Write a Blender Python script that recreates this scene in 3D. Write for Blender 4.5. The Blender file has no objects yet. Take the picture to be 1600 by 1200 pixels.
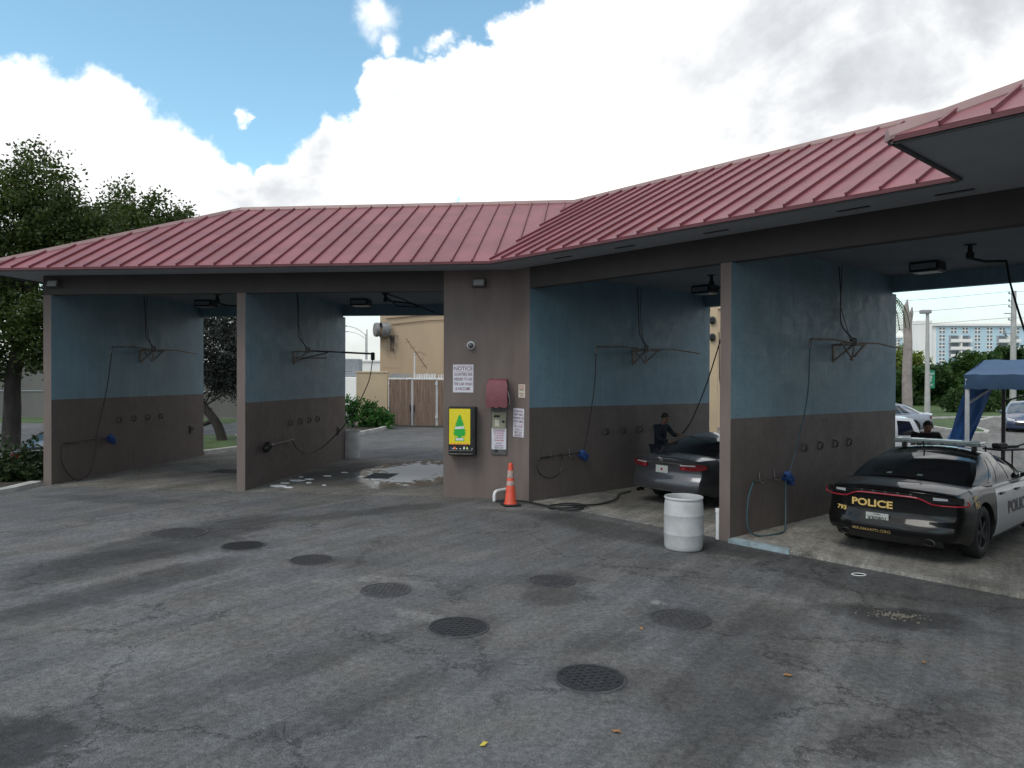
import bpy, math, random
import numpy as np
from mathutils import Matrix, Vector
R_ = math.radians
rnd = random.Random(7)
SC = bpy.context.scene
COL = SC.collection

# ------------------------------------------------------------------ camera, sky, sun, exposure
cam_d = bpy.data.cameras.new('camera')
cam = bpy.data.objects.new('camera', cam_d); COL.objects.link(cam)
cam_d.sensor_width = 36.0
cam_d.lens = 36.0 * 1143.97 / 1600.0
cam_d.clip_start = 0.05; cam_d.clip_end = 6000
_roll, _pitch = 0.0039, 0.0082
_d = Vector((0, math.cos(_pitch), -math.sin(_pitch))); _u = Vector((0, math.sin(_pitch), math.cos(_pitch))); _r = Vector((1, 0, 0))
_r2 = math.cos(_roll)*_r + math.sin(_roll)*_u; _u2 = -math.sin(_roll)*_r + math.cos(_roll)*_u
cam.matrix_world = Matrix(((_r2.x, _u2.x, -_d.x, 0), (_r2.y, _u2.y, -_d.y, 0), (_r2.z, _u2.z, -_d.z, 2.5), (0, 0, 0, 1)))
SC.camera = cam
SC.view_settings.view_transform = 'Standard'
SC.view_settings.look = 'None'
SC.view_settings.exposure = 0.45
SC.view_settings.gamma = 1.0
SC.cycles.max_bounces = 6; SC.cycles.diffuse_bounces = 4; SC.cycles.glossy_bounces = 3
SC.cycles.transparent_max_bounces = 6
SC.cycles.use_denoising = True

SUN_AZ = R_(222)      # compass style: 0 = +Y, clockwise (east = +X); the light comes from behind-left of the camera
SUN_EL = R_(52)
sun_d = bpy.data.lights.new('sun', 'SUN'); sun_d.energy = 0.95; sun_d.angle = R_(28); sun_d.color = (1.0, 0.95, 0.88)
sun = bpy.data.objects.new('sun', sun_d); COL.objects.link(sun)
_to = Vector((math.sin(SUN_AZ)*math.cos(SUN_EL), math.cos(SUN_AZ)*math.cos(SUN_EL), math.sin(SUN_EL)))
sun.rotation_euler = _to.to_track_quat('Z', 'Y').to_euler()

class NT:
    """tiny node-tree writer"""
    def __init__(s, tree): s.t = tree; s.l = tree.links
    def n(s, typ, **kw):
        nd = s.t.nodes.new(typ)
        for k, v in kw.items(): setattr(nd, k, v)
        return nd
    def put(s, sock, v):
        if isinstance(v, bpy.types.NodeSocket): s.l.new(v, sock)
        elif v is not None: sock.default_value = v
    def m(s, op, a, b=None, c=None, clamp=False):
        nd = s.n('ShaderNodeMath', operation=op, use_clamp=clamp)
        s.put(nd.inputs[0], a)
        if b is not None: s.put(nd.inputs[1], b)
        if c is not None: s.put(nd.inputs[2], c)
        return nd.outputs[0]
    def v(s, op, a, b=None, scale=None):
        nd = s.n('ShaderNodeVectorMath', operation=op)
        s.put(nd.inputs[0], a)
        if b is not None: s.put(nd.inputs[1], b)
        if scale is not None: s.put(nd.inputs['Scale'], scale)
        return nd.outputs['Value'] if op in ('LENGTH', 'DISTANCE', 'DOT_PRODUCT') else nd.outputs[0]
    def noise(s, vec, scale, detail=4, rough=0.5, dist=0.0, col=False):
        nd = s.n('ShaderNodeTexNoise')
        if vec is not None: s.put(nd.inputs['Vector'], vec)
        nd.inputs['Scale'].default_value = scale; nd.inputs['Detail'].default_value = detail
        nd.inputs['Roughness'].default_value = rough; nd.inputs['Distortion'].default_value = dist
        return nd.outputs['Color'] if col else nd.outputs['Fac']
    def ss(s, x, lo, hi, a=0.0, b=1.0):
        nd = s.n('ShaderNodeMapRange', interpolation_type='SMOOTHSTEP', clamp=True)
        s.put(nd.inputs['Value'], x); nd.inputs['From Min'].default_value = lo; nd.inputs['From Max'].default_value = hi
        nd.inputs['To Min'].default_value = a; nd.inputs['To Max'].default_value = b
        return nd.outputs[0]
    def mix(s, f, a, b, mode='MIX'):
        nd = s.n('ShaderNodeMix', data_type='RGBA', blend_type=mode)
        s.put(nd.inputs['Factor'], f)
        for i, x in ((6, a), (7, b)):
            if isinstance(x, tuple) and len(x) == 3: x = (*x, 1)
            s.put(nd.inputs[i], x)
        return nd.outputs[2]
    def scl(s, vec, sc, loc=(0, 0, 0), rot=(0, 0, 0)):
        nd = s.n('ShaderNodeMapping'); s.put(nd.inputs['Vector'], vec)
        nd.inputs['Scale'].default_value = sc; nd.inputs['Location'].default_value = loc; nd.inputs['Rotation'].default_value = rot
        return nd.outputs[0]

# clouds: puffs as unit directions (x, y, z) with an angular radius, fringed by noise; part of the sky itself
PUFFS = [(-0.539,0.812,0.225,0.115),(-0.481,0.846,0.231,0.121),(-0.430,0.878,0.213,0.106),(-0.380,0.906,0.189,0.094),(-0.625,0.754,0.202,0.129),(-0.326,0.931,0.162,0.097),(-0.277,0.932,0.235,0.050),(-0.200,0.950,0.240,0.090),(-0.133,0.948,0.289,0.088),(-0.115,0.933,0.341,0.070),(-0.051,0.943,0.329,0.086),(0.038,0.919,0.393,0.080),(0.082,0.955,0.284,0.151),(0.116,0.901,0.417,0.109),(0.232,0.894,0.383,0.186),(0.432,0.829,0.356,0.179),(0.329,0.762,0.558,0.165),(0.591,0.716,0.371,0.159),(0.143,0.832,0.536,0.100),(-0.152,0.887,0.436,0.033),(-0.127,0.902,0.412,0.017),(-0.085,0.908,0.411,0.012),(-0.323,0.891,0.320,0.008),(-0.013,0.902,0.432,0.020),
         (0.02,0.97,0.24,0.10),(0.08,0.98,0.18,0.12),(0.80,0.60,0.10,0.30),(0.75,0.60,0.25,0.30),(-0.80,0.55,0.15,0.20)]
world = bpy.data.worlds.new('World'); SC.world = world; world.use_nodes = True
world.node_tree.nodes.clear()
w = NT(world.node_tree)
out = w.n('ShaderNodeOutputWorld'); bg = w.n('ShaderNodeBackground'); w.l.new(bg.outputs[0], out.inputs[0])
bg.inputs['Strength'].default_value = 0.12
sky = w.n('ShaderNodeTexSky', sky_type='NISHITA', sun_disc=False, sun_elevation=SUN_EL, sun_rotation=SUN_AZ, air_density=1.0, dust_density=0.6, ozone_density=2.0)
dirv = w.n('ShaderNodeTexCoord').outputs['Generated']
d1 = w.noise(dirv, 6.0, 8, 0.55, col=True)
d2 = w.noise(dirv, 26.0, 5, 0.6, col=True)
wob = w.v('ADD', w.v('SCALE', w.v('SUBTRACT', d1, (0.5, 0.5, 0.5)), scale=0.13), w.v('SCALE', w.v('SUBTRACT', d2, (0.5, 0.5, 0.5)), scale=0.05))
wd = w.v('ADD', dirv, wob)
best = None
for (x, y, z, r) in PUFFS:
    e = w.m('MULTIPLY_ADD', w.v('DISTANCE', wd, (x, y, z)), -1.0/r, 1.0)
    if r < 0.04: e = w.m('MULTIPLY', e, 0.13)
    best = e if best is None else w.m('MAXIMUM', best, e)
sep = w.n('ShaderNodeSeparateXYZ'); w.l.new(dirv, sep.inputs[0])
# elsewhere in the sky: broken cloud cover
hi = w.noise(w.scl(dirv, (1, 1, 1.8)), 2.3, 7, 0.55)
away = w.ss(sep.outputs['Y'], 0.62, 0.25)
over = w.ss(sep.outputs['Z'], 0.56, 0.75)
elsew = w.m('MULTIPLY', w.m('MAXIMUM', away, over), w.ss(hi, 0.42, 0.52))
low = w.m('MULTIPLY', w.ss(sep.outputs['Z'], 0.16, 0.05), 0.9)
edge = w.ss(best, -0.02, 0.13)
cover = w.m('MAXIMUM', w.m('MAXIMUM', edge, elsew), low)
# shading of the clouds: bright billows, grey undersides
sh1 = w.noise(w.scl(dirv, (1, 1, 1.6), loc=(0.3, 0.1, 0.2)), 3.6, 6, 0.55, 0.4)
sh2 = w.noise(dirv, 13.0, 7, 0.6)
rimb = w.ss(best, 0.35, 0.02)
east = w.ss(sep.outputs['X'], -0.30, -0.10)
br = w.m('ADD', w.ss(sh1, 0.35, 0.57, 0.76, 1.04), w.m('MULTIPLY', w.m('SUBTRACT', sh2, 0.5), 0.50))
br = w.m('ADD', br, w.m('MULTIPLY', rimb, 0.16))
mid = w.m('MULTIPLY', east, w.ss(sep.outputs['X'], 0.34, 0.16))
br = w.m('ADD', br, w.m('MULTIPLY', mid, 0.20))
br = w.m('ADD', br, w.ss(sep.outputs['Y'], -0.2, 0.5, -0.22, 0.0))
tint = w.mix(w.ss(br, 0.7, 1.0), (5.9, 6.15, 6.45), (7.0, 7.05, 7.1))
br = w.m('MULTIPLY', br, w.ss(sep.outputs['Z'], 0.09, 0.20, 0.60, 1.0))
cl = w.v('SCALE', tint, scale=br)
blue = w.mix(1.0, sky.outputs[0], (1.36, 1.60, 1.38), 'MULTIPLY')
w.l.new(w.mix(cover, blue, cl), bg.inputs['Color'])

# ------------------------------------------------------------------ materials
MATS = {}
def mat(name, col, rough=0.7, amt=0.15, scale=6.0, metallic=0.0, coat=0.0, bump=0.0, bscale=60.0, spec=None, trans=0.0, emis=0.0, streak=False):
    if name in MATS: return MATS[name]
    m_ = bpy.data.materials.new(name); m_.use_nodes = True
    t = NT(m_.node_tree); b = m_.node_tree.nodes['Principled BSDF']
    oc = t.n('ShaderNodeTexCoord').outputs['Object']
    n1 = t.noise(t.scl(oc, (1, 1, 0.25)) if streak else oc, scale, 6, 0.6)
    f = t.ss(n1, 0.3, 0.7, 1-amt, 1+amt)
    c = t.v('SCALE', tuple(col), scale=f)
    t.l.new(c, b.inputs['Base Color'])
    b.inputs['Roughness'].default_value = rough; b.inputs['Metallic'].default_value = metallic
    if coat: b.inputs['Coat Weight'].default_value = coat; b.inputs['Coat Roughness'].default_value = 0.04
    if spec is not None: b.inputs['Specular IOR Level'].default_value = spec
    if bump:
        bn = t.n('ShaderNodeBump'); bn.inputs['Strength'].default_value = bump; bn.inputs['Distance'].default_value = 0.02
        t.l.new(t.noise(oc, bscale, 4, 0.6), bn.inputs['Height']); t.l.new(bn.outputs[0], b.inputs['Normal'])
    if emis: b.inputs['Emission Color'].default_value = (*col, 1); b.inputs['Emission Strength'].default_value = emis
    MATS[name] = m_
    return m_
def leafmat(name, c1, c2, scale=0.5):
    m_ = bpy.data.materials.new(name); m_.use_nodes = True
    t = NT(m_.node_tree); b = m_.node_tree.nodes['Principled BSDF']
    oc = t.n('ShaderNodeTexCoord').outputs['Object']
    f = t.m('ADD', t.m('MULTIPLY', t.noise(oc, scale, 3), 0.6), t.m('MULTIPLY', t.noise(oc, 9.0, 2), 0.4))
    t.l.new(t.mix(t.ss(f, 0.35, 0.65), c1, c2), b.inputs['Base Color'])
    b.inputs['Roughness'].default_value = 0.55
    b.inputs['Specular IOR Level'].default_value = 0.3
    tr = t.n('ShaderNodeBsdfTranslucent'); t.l.new(t.mix(t.ss(f, 0.35, 0.65), tuple(x*1.3 for x in c1), tuple(x*1.5 for x in c2)), tr.inputs['Color'])
    mx = t.n('ShaderNodeMixShader'); mx.inputs[0].default_value = 0.3
    t.l.new(b.outputs[0], mx.inputs[1]); t.l.new(tr.outputs[0], mx.inputs[2])
    t.l.new(mx.outputs[0], m_.node_tree.nodes['Material Output'].inputs[0])
    return m_

# ------------------------------------------------------------------ mesh helpers
class MB:
    def __init__(s): s.v = []; s.f = []; s.mi = []; s.M = Matrix.Identity(4)
    def add(s, verts, faces, mi=0):
        o = len(s.v)
        s.v += [tuple(s.M @ Vector(p)) for p in verts]
        s.f += [tuple(i+o for i in f) for f in faces]; s.mi += [mi]*len(faces) if isinstance(mi, int) else list(mi)
        return s
    def box(s, c, d, mi=0, rot=None, taper=1.0):
        x, y, z = d[0]/2, d[1]/2, d[2]/2
        P = [Vector(p) for p in ((-x,-y,-z),(x,-y,-z),(x,y,-z),(-x,y,-z),(-x*taper,-y*taper,z),(x*taper,-y*taper,z),(x*taper,y*taper,z),(-x*taper,y*taper,z))]
        if rot is not None: P = [rot @ p for p in P]
        return s.add([p+Vector(c) for p in P], [(0,3,2,1),(4,5,6,7),(0,1,5,4),(1,2,6,5),(2,3,7,6),(3,0,4,7)], mi)
    def bbox(s, c, d, b=0.01, mi=0, rot=None):
        """box with chamfered edges"""
        x, y, z = d[0]/2, d[1]/2, d[2]/2
        b = min(b, x*.9, y*.9, z*.9); V = []; F = []
        idx = {}
        for sx in (-1, 1):
            for sy in (-1, 1):
                for sz in (-1, 1):
                    for ax in range(3):
                        p = [sx*(x-b), sy*(y-b), sz*(z-b)]; p[ax] = (sx*x, sy*y, sz*z)[ax]
                        idx[(sx, sy, sz, ax)] = len(V); V.append(Vector(p))
        for ax in range(3):
            o1, o2 = [a for a in range(3) if a != ax]
            for sg in (-1, 1):
                q = []
                for a, c2 in ((-1,-1),(1,-1),(1,1),(-1,1)):
                    k = [0, 0, 0]; k[ax] = sg; k[o1] = a; k[o2] = c2; q.append(idx[(*k, ax)])
                F.append(tuple(q))
            for a in (-1, 1):
                for c2 in (-1, 1):
                    q = []
                    for sg, fa in ((-1, o1), (1, o1), (1, o2), (-1, o2)):
                        k = [0, 0, 0]; k[ax] = sg; k[o1] = a; k[o2] = c2; q.append(idx[(*k, fa)])
                    F.append(tuple(q))
        for sx in (-1, 1):
            for sy in (-1, 1):
                for sz in (-1, 1): F.append(tuple(idx[(sx, sy, sz, a)] for a in range(3)))
        if rot is not None: V = [rot @ p for p in V]
        return s.add([p+Vector(c) for p in V], F, mi)
    def tube(s, pts, r, n=8, mi=0, caps=True):
        pts = [Vector(p) for p in pts]; rs = r if isinstance(r, (list, tuple)) else [r]*len(pts)
        V = []; F = []; prev = None
        for i, p in enumerate(pts):
            t = (pts[min(i+1, len(pts)-1)] - pts[max(i-1, 0)])
            t = t.normalized() if t.length > 1e-9 else Vector((0, 0, 1))
            if prev is None:
                a = Vector((0, 0, 1)) if abs(t.z) < .9 else Vector((1, 0, 0))
                prev = t.cross(a).normalized()
            prev = (prev - t*prev.dot(t)); prev = prev.normalized() if prev.length > 1e-6 else t.orthogonal().normalized()
            b = t.cross(prev)
            for k in range(n):
                a = 2*math.pi*k/n; V.append(p + rs[i]*(math.cos(a)*prev + math.sin(a)*b))
        for i in range(len(pts)-1):
            for k in range(n): F.append((i*n+k, i*n+(k+1) % n, (i+1)*n+(k+1) % n, (i+1)*n+k))
        if caps: F.append(tuple(range(n-1, -1, -1))); F.append(tuple((len(pts)-1)*n+k for k in range(n)))
        return s.add(V, F, mi)
    def lathe(s, prof, n=32, mi=0, axis='z', c=(0, 0, 0), cap=True):
        V = []; F = []
        for r, z in prof:
            for k in range(n):
                a = 2*math.pi*k/n; x, y = r*math.cos(a), r*math.sin(a)
                p = (x, y, z) if axis == 'z' else ((z, x, y) if axis == 'x' else (y, z, x))
                V.append(Vector(p)+Vector(c))
        for i in range(len(prof)-1):
            for k in range(n): F.append((i*n+k, i*n+(k+1) % n, (i+1)*n+(k+1) % n, (i+1)*n+k))
        if cap: F.append(tuple(range(n-1, -1, -1))); F.append(tuple((len(prof)-1)*n+k for k in range(n)))
        return s.add(V, F, mi)
    def prism(s, poly, h, mi=0):
        """poly: list of (x, y, z) bottom points; extruded by vector h"""
        h = Vector(h); n = len(poly); P = [Vector(p) for p in poly]
        V = P + [p+h for p in P]
        F = [tuple(range(n-1, -1, -1)), tuple(range(n, 2*n))] + [(i, (i+1) % n, n+(i+1) % n, n+i) for i in range(n)]
        return s.add(V, F, mi)
    def grid(s, rows, mi=0, close=False):
        n = len(rows[0]); V = [p for r in rows for p in r]; F = []
        for i in range(len(rows)-1):
            for k in range(n if close else n-1):
                k2 = (k+1) % n
                F.append((i*n+k, i*n+k2, (i+1)*n+k2, (i+1)*n+k))
        return s.add(V, F, mi)
    def quad(s, a, b, c, d, mi=0): return s.add([a, b, c, d], [(0, 1, 2, 3)], mi)
    def mesh(s, name, mats, smooth=None, merge=0.0):
        me = bpy.data.meshes.new(name)
        me.from_pydata([tuple(p) for p in s.v], [], s.f)
        mats = mats if isinstance(mats, (list, tuple)) else [mats]
        for m_ in mats: me.materials.append(m_)
        if len(mats) > 1: me.polygons.foreach_set('material_index', s.mi)
        me.update()
        import bmesh
        bm = bmesh.new(); bm.from_mesh(me)
        if merge: bmesh.ops.remove_doubles(bm, verts=bm.verts, dist=merge)
        bmesh.ops.recalc_face_normals(bm, faces=bm.faces)
        bm.to_mesh(me); bm.free()
        if smooth is not None:
            me.polygons.foreach_set('use_smooth', [True]*len(me.polygons))
            me.set_sharp_from_angle(angle=R_(smooth))
        return me
    def build(s, name, mats, parent=None, smooth=None, merge=0.0):
        o = bpy.data.objects.new(name, s.mesh(name, mats, smooth, merge)); COL.objects.link(o)
        if parent is not None: o.parent = parent
        return o
def tag(o, label=None, cat=None, group=None, kind=None):
    if label: o['label'] = label
    if cat: o['category'] = cat
    if group: o['group'] = group
    if kind: o['kind'] = kind
    return o
def thing(name, label, cat, loc=(0, 0, 0), rotz=0.0, group=None, M=None):
    o = bpy.data.objects.new(name, None); COL.objects.link(o); o.empty_display_size = 0.1
    if M is not None: o.matrix_world = M
    else: o.location = loc; o.rotation_euler = (0, 0, rotz)
    return tag(o, label, cat, group)
def struct(o): o['kind'] = 'structure'; return o
def text_mb(mb, body, size, M, mi=0, bold=0.0, sx=1.0, align='CENTER'):
    cu = bpy.data.curves.new('lettering_curve', 'FONT'); cu.body = body; cu.size = size; cu.align_x = align; cu.align_y = 'CENTER'
    cu.offset = bold*size; cu.extrude = 0.0006; cu.resolution_u = 3
    ob = bpy.data.objects.new('lettering_curve', cu); COL.objects.link(ob)
    dg = bpy.context.evaluated_depsgraph_get()
    me = bpy.data.meshes.new_from_object(ob.evaluated_get(dg))
    S = M @ Matrix.Diagonal((sx, 1, 1, 1))
    o = len(mb.v)
    mb.v += [tuple(mb.M @ (S @ v.co)) for v in me.vertices]
    mb.f += [tuple(i+o for i in p.vertices) for p in me.polygons]; mb.mi += [mi]*len(me.polygons)
    bpy.data.objects.remove(ob); bpy.data.curves.remove(cu); bpy.data.meshes.remove(me)
def bez(pts, n=8):
    """smooth path through points (Catmull-Rom)"""
    P = [Vector(p) for p in pts]; P = [2*P[0]-P[1]] + P + [2*P[-1]-P[-2]]; o = []
    for i in range(1, len(P)-2):
        for k in range(n):
            t = k/n; a, b, c, d = P[i-1:i+3]
            o.append(.5*((2*b)+(c-a)*t+(2*a-5*b+4*c-d)*t*t+(3*b-a-3*c+d)*t*t*t))
    o.append(P[-2]); return o
def smooth01(a, b, x): t = min(1, max(0, (x-a)/(b-a))); return t*t*(3-2*t)
def gz(x, y=0.0):
    z = -0.0069*min(14, max(-14, x))
    return z - 0.45*smooth01(-10.95, -11.9, x)*smooth01(16.6, 17.6, y)*(1-smooth01(30, 36, y))

# the two wings: local X runs along the facade to the right, Y into the building
BX, BY = 0.014, 15.103
def frame(deg):
    a = R_(deg)
    return Matrix(((math.cos(a), math.sin(a), 0, BX), (-math.sin(a), math.cos(a), 0, BY), (0, 0, 1, 0), (0, 0, 0, 1)))
ML, MR = frame(6.43), frame(48.4)
def LW(x, t, z): return ML @ Vector((x, t, z))
def RW(x, t, z): return MR @ Vector((x, t, z))
# ------------------------------------------------------------------ colours of the place
M = dict(
 brown=mat('brown_stucco', (.165,.132,.12), .85, .10, 3.0, bump=.35, bscale=90, streak=True),
 wbrown=mat('brown_wall_paint', (.068,.056,.053), .6, .13, 2.2, bump=.2, bscale=60, streak=True),
 blue=mat('blue_wall_paint', (.085,.195,.27), .55, .07, 2.0, bump=.2, bscale=60, streak=True),
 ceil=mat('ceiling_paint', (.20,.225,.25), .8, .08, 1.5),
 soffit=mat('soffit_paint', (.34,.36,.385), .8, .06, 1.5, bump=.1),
 beam=mat('beam_paint', (.056,.050,.049), .85, .10, 2.0, bump=.3, bscale=90),  # brown beam with the shade under the eave put into its colour
 red=mat('red_metal_roof', (.212,.063,.072), .5, .2, 1.1, streak=False),
 redseam=mat('red_metal_seam', (.17,.035,.043), .45, .08, 2.0),
 redcap=mat('faded_cap_metal', (.30,.19,.18), .5, .1, 2.0),
 conc=mat('concrete', (.27,.265,.25), .8, .22, 1.8, bump=.3, bscale=40),
 concl=mat('pale_concrete', (.40,.39,.36), .85, .2, 2.5, bump=.3, bscale=40),
 bpaint=mat('blue_kerb_paint', (.25,.325,.355), .8, .25, 8),
 black=mat('black_plastic', (.012,.012,.013), .45, .15, 9),
 rubber=mat('black_rubber', (.016,.016,.017), .7, .2, 9),
 iron=mat('cast_iron', (.030,.031,.034), .6, .3, 14, metallic=.3, bump=.3),
 ironrim=mat('worn_iron_rim', (.062,.062,.066), .6, .3, 14, metallic=.3),
 dark=mat('dark_cavity', (.006,.006,.006), .9, .1, 5),
 steel=mat('galvanised_steel', (.24,.235,.225), .55, .25, 6, metallic=.35),
 dullst=mat('dull_steel', (.13,.125,.12), .55, .3, 10, metallic=.5),
 rust=mat('rusty_steel', (.16,.10,.07), .8, .35, 10),
 chrome=mat('chrome', (.75,.76,.78), .12, .03, 3, metallic=1.0),
 white=mat('white_paint', (.72,.73,.74), .5, .06, 5),
 whiteg=mat('grimy_white_plastic', (.46,.47,.475), .5, .10, 4.5, bump=.1, bscale=25),
 signw=mat('white_sign_face', (.66,.66,.72), .5, .04, 5),
 cream=mat('cream_sign_face', (.62,.57,.47), .5, .05, 5),
 ink=mat('sign_ink', (.16,.035,.08), .6, .05, 5),
 inkr=mat('sign_red_ink', (.45,.05,.10), .6, .05, 5),
 tan=mat('tan_stucco', (.50,.375,.25), .85, .06, 1.2, bump=.25, bscale=50, streak=True),
 tanl=mat('pale_tan_stucco', (.56,.44,.29), .85, .06, 1.2, bump=.25, bscale=50),
 wood=None,
 glass=mat('dark_car_glass', (.010,.011,.013), .05, .05, 2, spec=.7),
 orange=mat('orange_vinyl', (.66,.085,.04), .45, .12, 9),
 reflect=mat('worn_white_band', (.45,.34,.31), .6, .25, 22),
 yellow=mat('yellow_panel', (.80,.66,.02), .4, .03, 4),
 green=mat('green_print', (.02,.42,.05), .45, .03, 4),
 maroon=mat('maroon_vinyl', (.17,.045,.06), .6, .12, 7, bump=.15, bscale=30),
 blueh=mat('blue_plastic', (.022,.065,.21), .5, .12, 9),
 tealhose=mat('teal_hose', (.032,.078,.098), .5, .1, 9),
 canopy=mat('navy_canvas', (.042,.092,.175), .75, .12, 2.0, bump=.15, bscale=30),
 canopyl=mat('royal_blue_canvas', (.032,.13,.38), .7, .15, 2.0, bump=.15, bscale=20),
 bark=mat('bark', (.035,.03,.027), .95, .3, 5, bump=.8, bscale=18, streak=True),
 palmtrunk=mat('grey_palm_trunk', (.30,.265,.245), .9, .2, 3, bump=.6, bscale=16),
 concpole=mat('concrete_pole', (.40,.40,.39), .8, .12, 2),
 grass=mat('grass_turf', (.050,.088,.022), .95, .35, 1.4, bump=.8, bscale=14),
 whitewall=mat('shaded_boundary_wall', (.14,.14,.13), .85, .08, .8, streak=True),  # white wall, darkened in its base colour to stand in shade
 wire=mat('black_wire', (.02,.02,.02), .6, .1, 5),
 leafdry=mat('dry_leaf', (.30,.15,.05), .7, .3, 30),
 aptblue=mat('pale_blue_stucco', (.50,.68,.76), .8, .04, .15),
 aptwhite=mat('white_stucco', (.86,.85,.80), .8, .04, .15),
 aptglass=mat('grey_window_glass', (.16,.19,.21), .15, .1, 2),
 shade=mat('grey_and_balcony_shade', (.30,.33,.36), .8, .1, .5),  # plain grey for small parts; on balcony panels it paints the recess's shade
)
def woodmat():
    m_ = bpy.data.materials.new('weathered_fence_boards'); m_.use_nodes = True
    t = NT(m_.node_tree); b = m_.node_tree.nodes['Principled BSDF']
    oc = t.n('ShaderNodeTexCoord').outputs['Object']
    g = t.noise(t.scl(oc, (8, 8, .5)), 3.0, 6, .6)
    k = t.noise(oc, 7.0, 2)
    c = t.mix(t.ss(g, .3, .7), (.135,.088,.066), (.24,.17,.13))
    c = t.mix(t.ss(k, .68, .74), c, (.10,.06,.04))
    t.l.new(c, b.inputs['Base Color']); b.inputs['Roughness'].default_value = .85
    return m_
M['wood'] = woodmat()

def wallmat(name, base, scum, rough=.6):
    """painted blockwork: faint courses, water runs, scuffs and dried soap"""
    m_ = bpy.data.materials.new(name); m_.use_nodes = True
    t = NT(m_.node_tree); b = m_.node_tree.nodes['Principled BSDF']; oc = t.n('ShaderNodeTexCoord').outputs['Object']
    runs = t.noise(t.scl(oc, (5.5, 5.5, .35)), 2.2, 6, .65); big = t.noise(oc, .9, 5, .6); fine = t.noise(oc, 22, 5, .65); sp = t.noise(oc, 3.2, 8, .72, .8)
    f = t.m('MULTIPLY', t.ss(runs, .35, .7, .94, 1.05), t.m('MULTIPLY', t.ss(big, .3, .7, .90, 1.10), t.ss(fine, .3, .7, .92, 1.08)))
    c = t.v('SCALE', base, scale=f)
    c = t.mix(t.m('MULTIPLY', t.ss(sp, .60, .72), .13), c, scum)
    c = t.mix(t.m('MULTIPLY', t.ss(t.noise(oc, 5.0, 7, .75), .63, .70), .25), c, tuple(x*.45 for x in base))
    dr = t.m('MULTIPLY', t.ss(t.noise(t.scl(oc, (9, 9, .22)), 3.0, 3, .5), .64, .72), .14)
    c = t.mix(dr, c, tuple(x*.5 for x in base))
    t.l.new(c, b.inputs['Base Color']); t.l.new(t.ss(sp, .3, .7, rough-.12, rough+.12), b.inputs['Roughness'])
    br = t.n('ShaderNodeTexBrick')
    sx = t.n('ShaderNodeSeparateXYZ'); t.l.new(oc, sx.inputs[0]); cb = t.n('ShaderNodeCombineXYZ'); t.l.new(t.m('ADD', sx.outputs[0], sx.outputs[1]), cb.inputs[0]); t.l.new(sx.outputs[2], cb.inputs[1])
    t.l.new(cb.outputs[0], br.inputs['Vector']); br.inputs['Scale'].default_value = 1.0; br.inputs['Brick Width'].default_value = .5; br.inputs['Row Height'].default_value = .203; br.inputs['Mortar Size'].default_value = .006; br.inputs['Mortar Smooth'].default_value = .6
    bn = t.n('ShaderNodeBump'); bn.inputs['Strength'].default_value = .35; bn.inputs['Distance'].default_value = .01
    t.l.new(t.m('ADD', t.m('MULTIPLY', br.outputs['Fac'], -.5), t.m('MULTIPLY', fine, .6)), bn.inputs['Height']); t.l.new(bn.outputs[0], b.inputs['Normal'])
    return m_
M['wbrown'] = wallmat('brown_wall_paint', (.122,.100,.090), (.19,.165,.155)); M['blue'] = wallmat('blue_wall_paint', (.160,.262,.318), (.22,.30,.34), .55)

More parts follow.
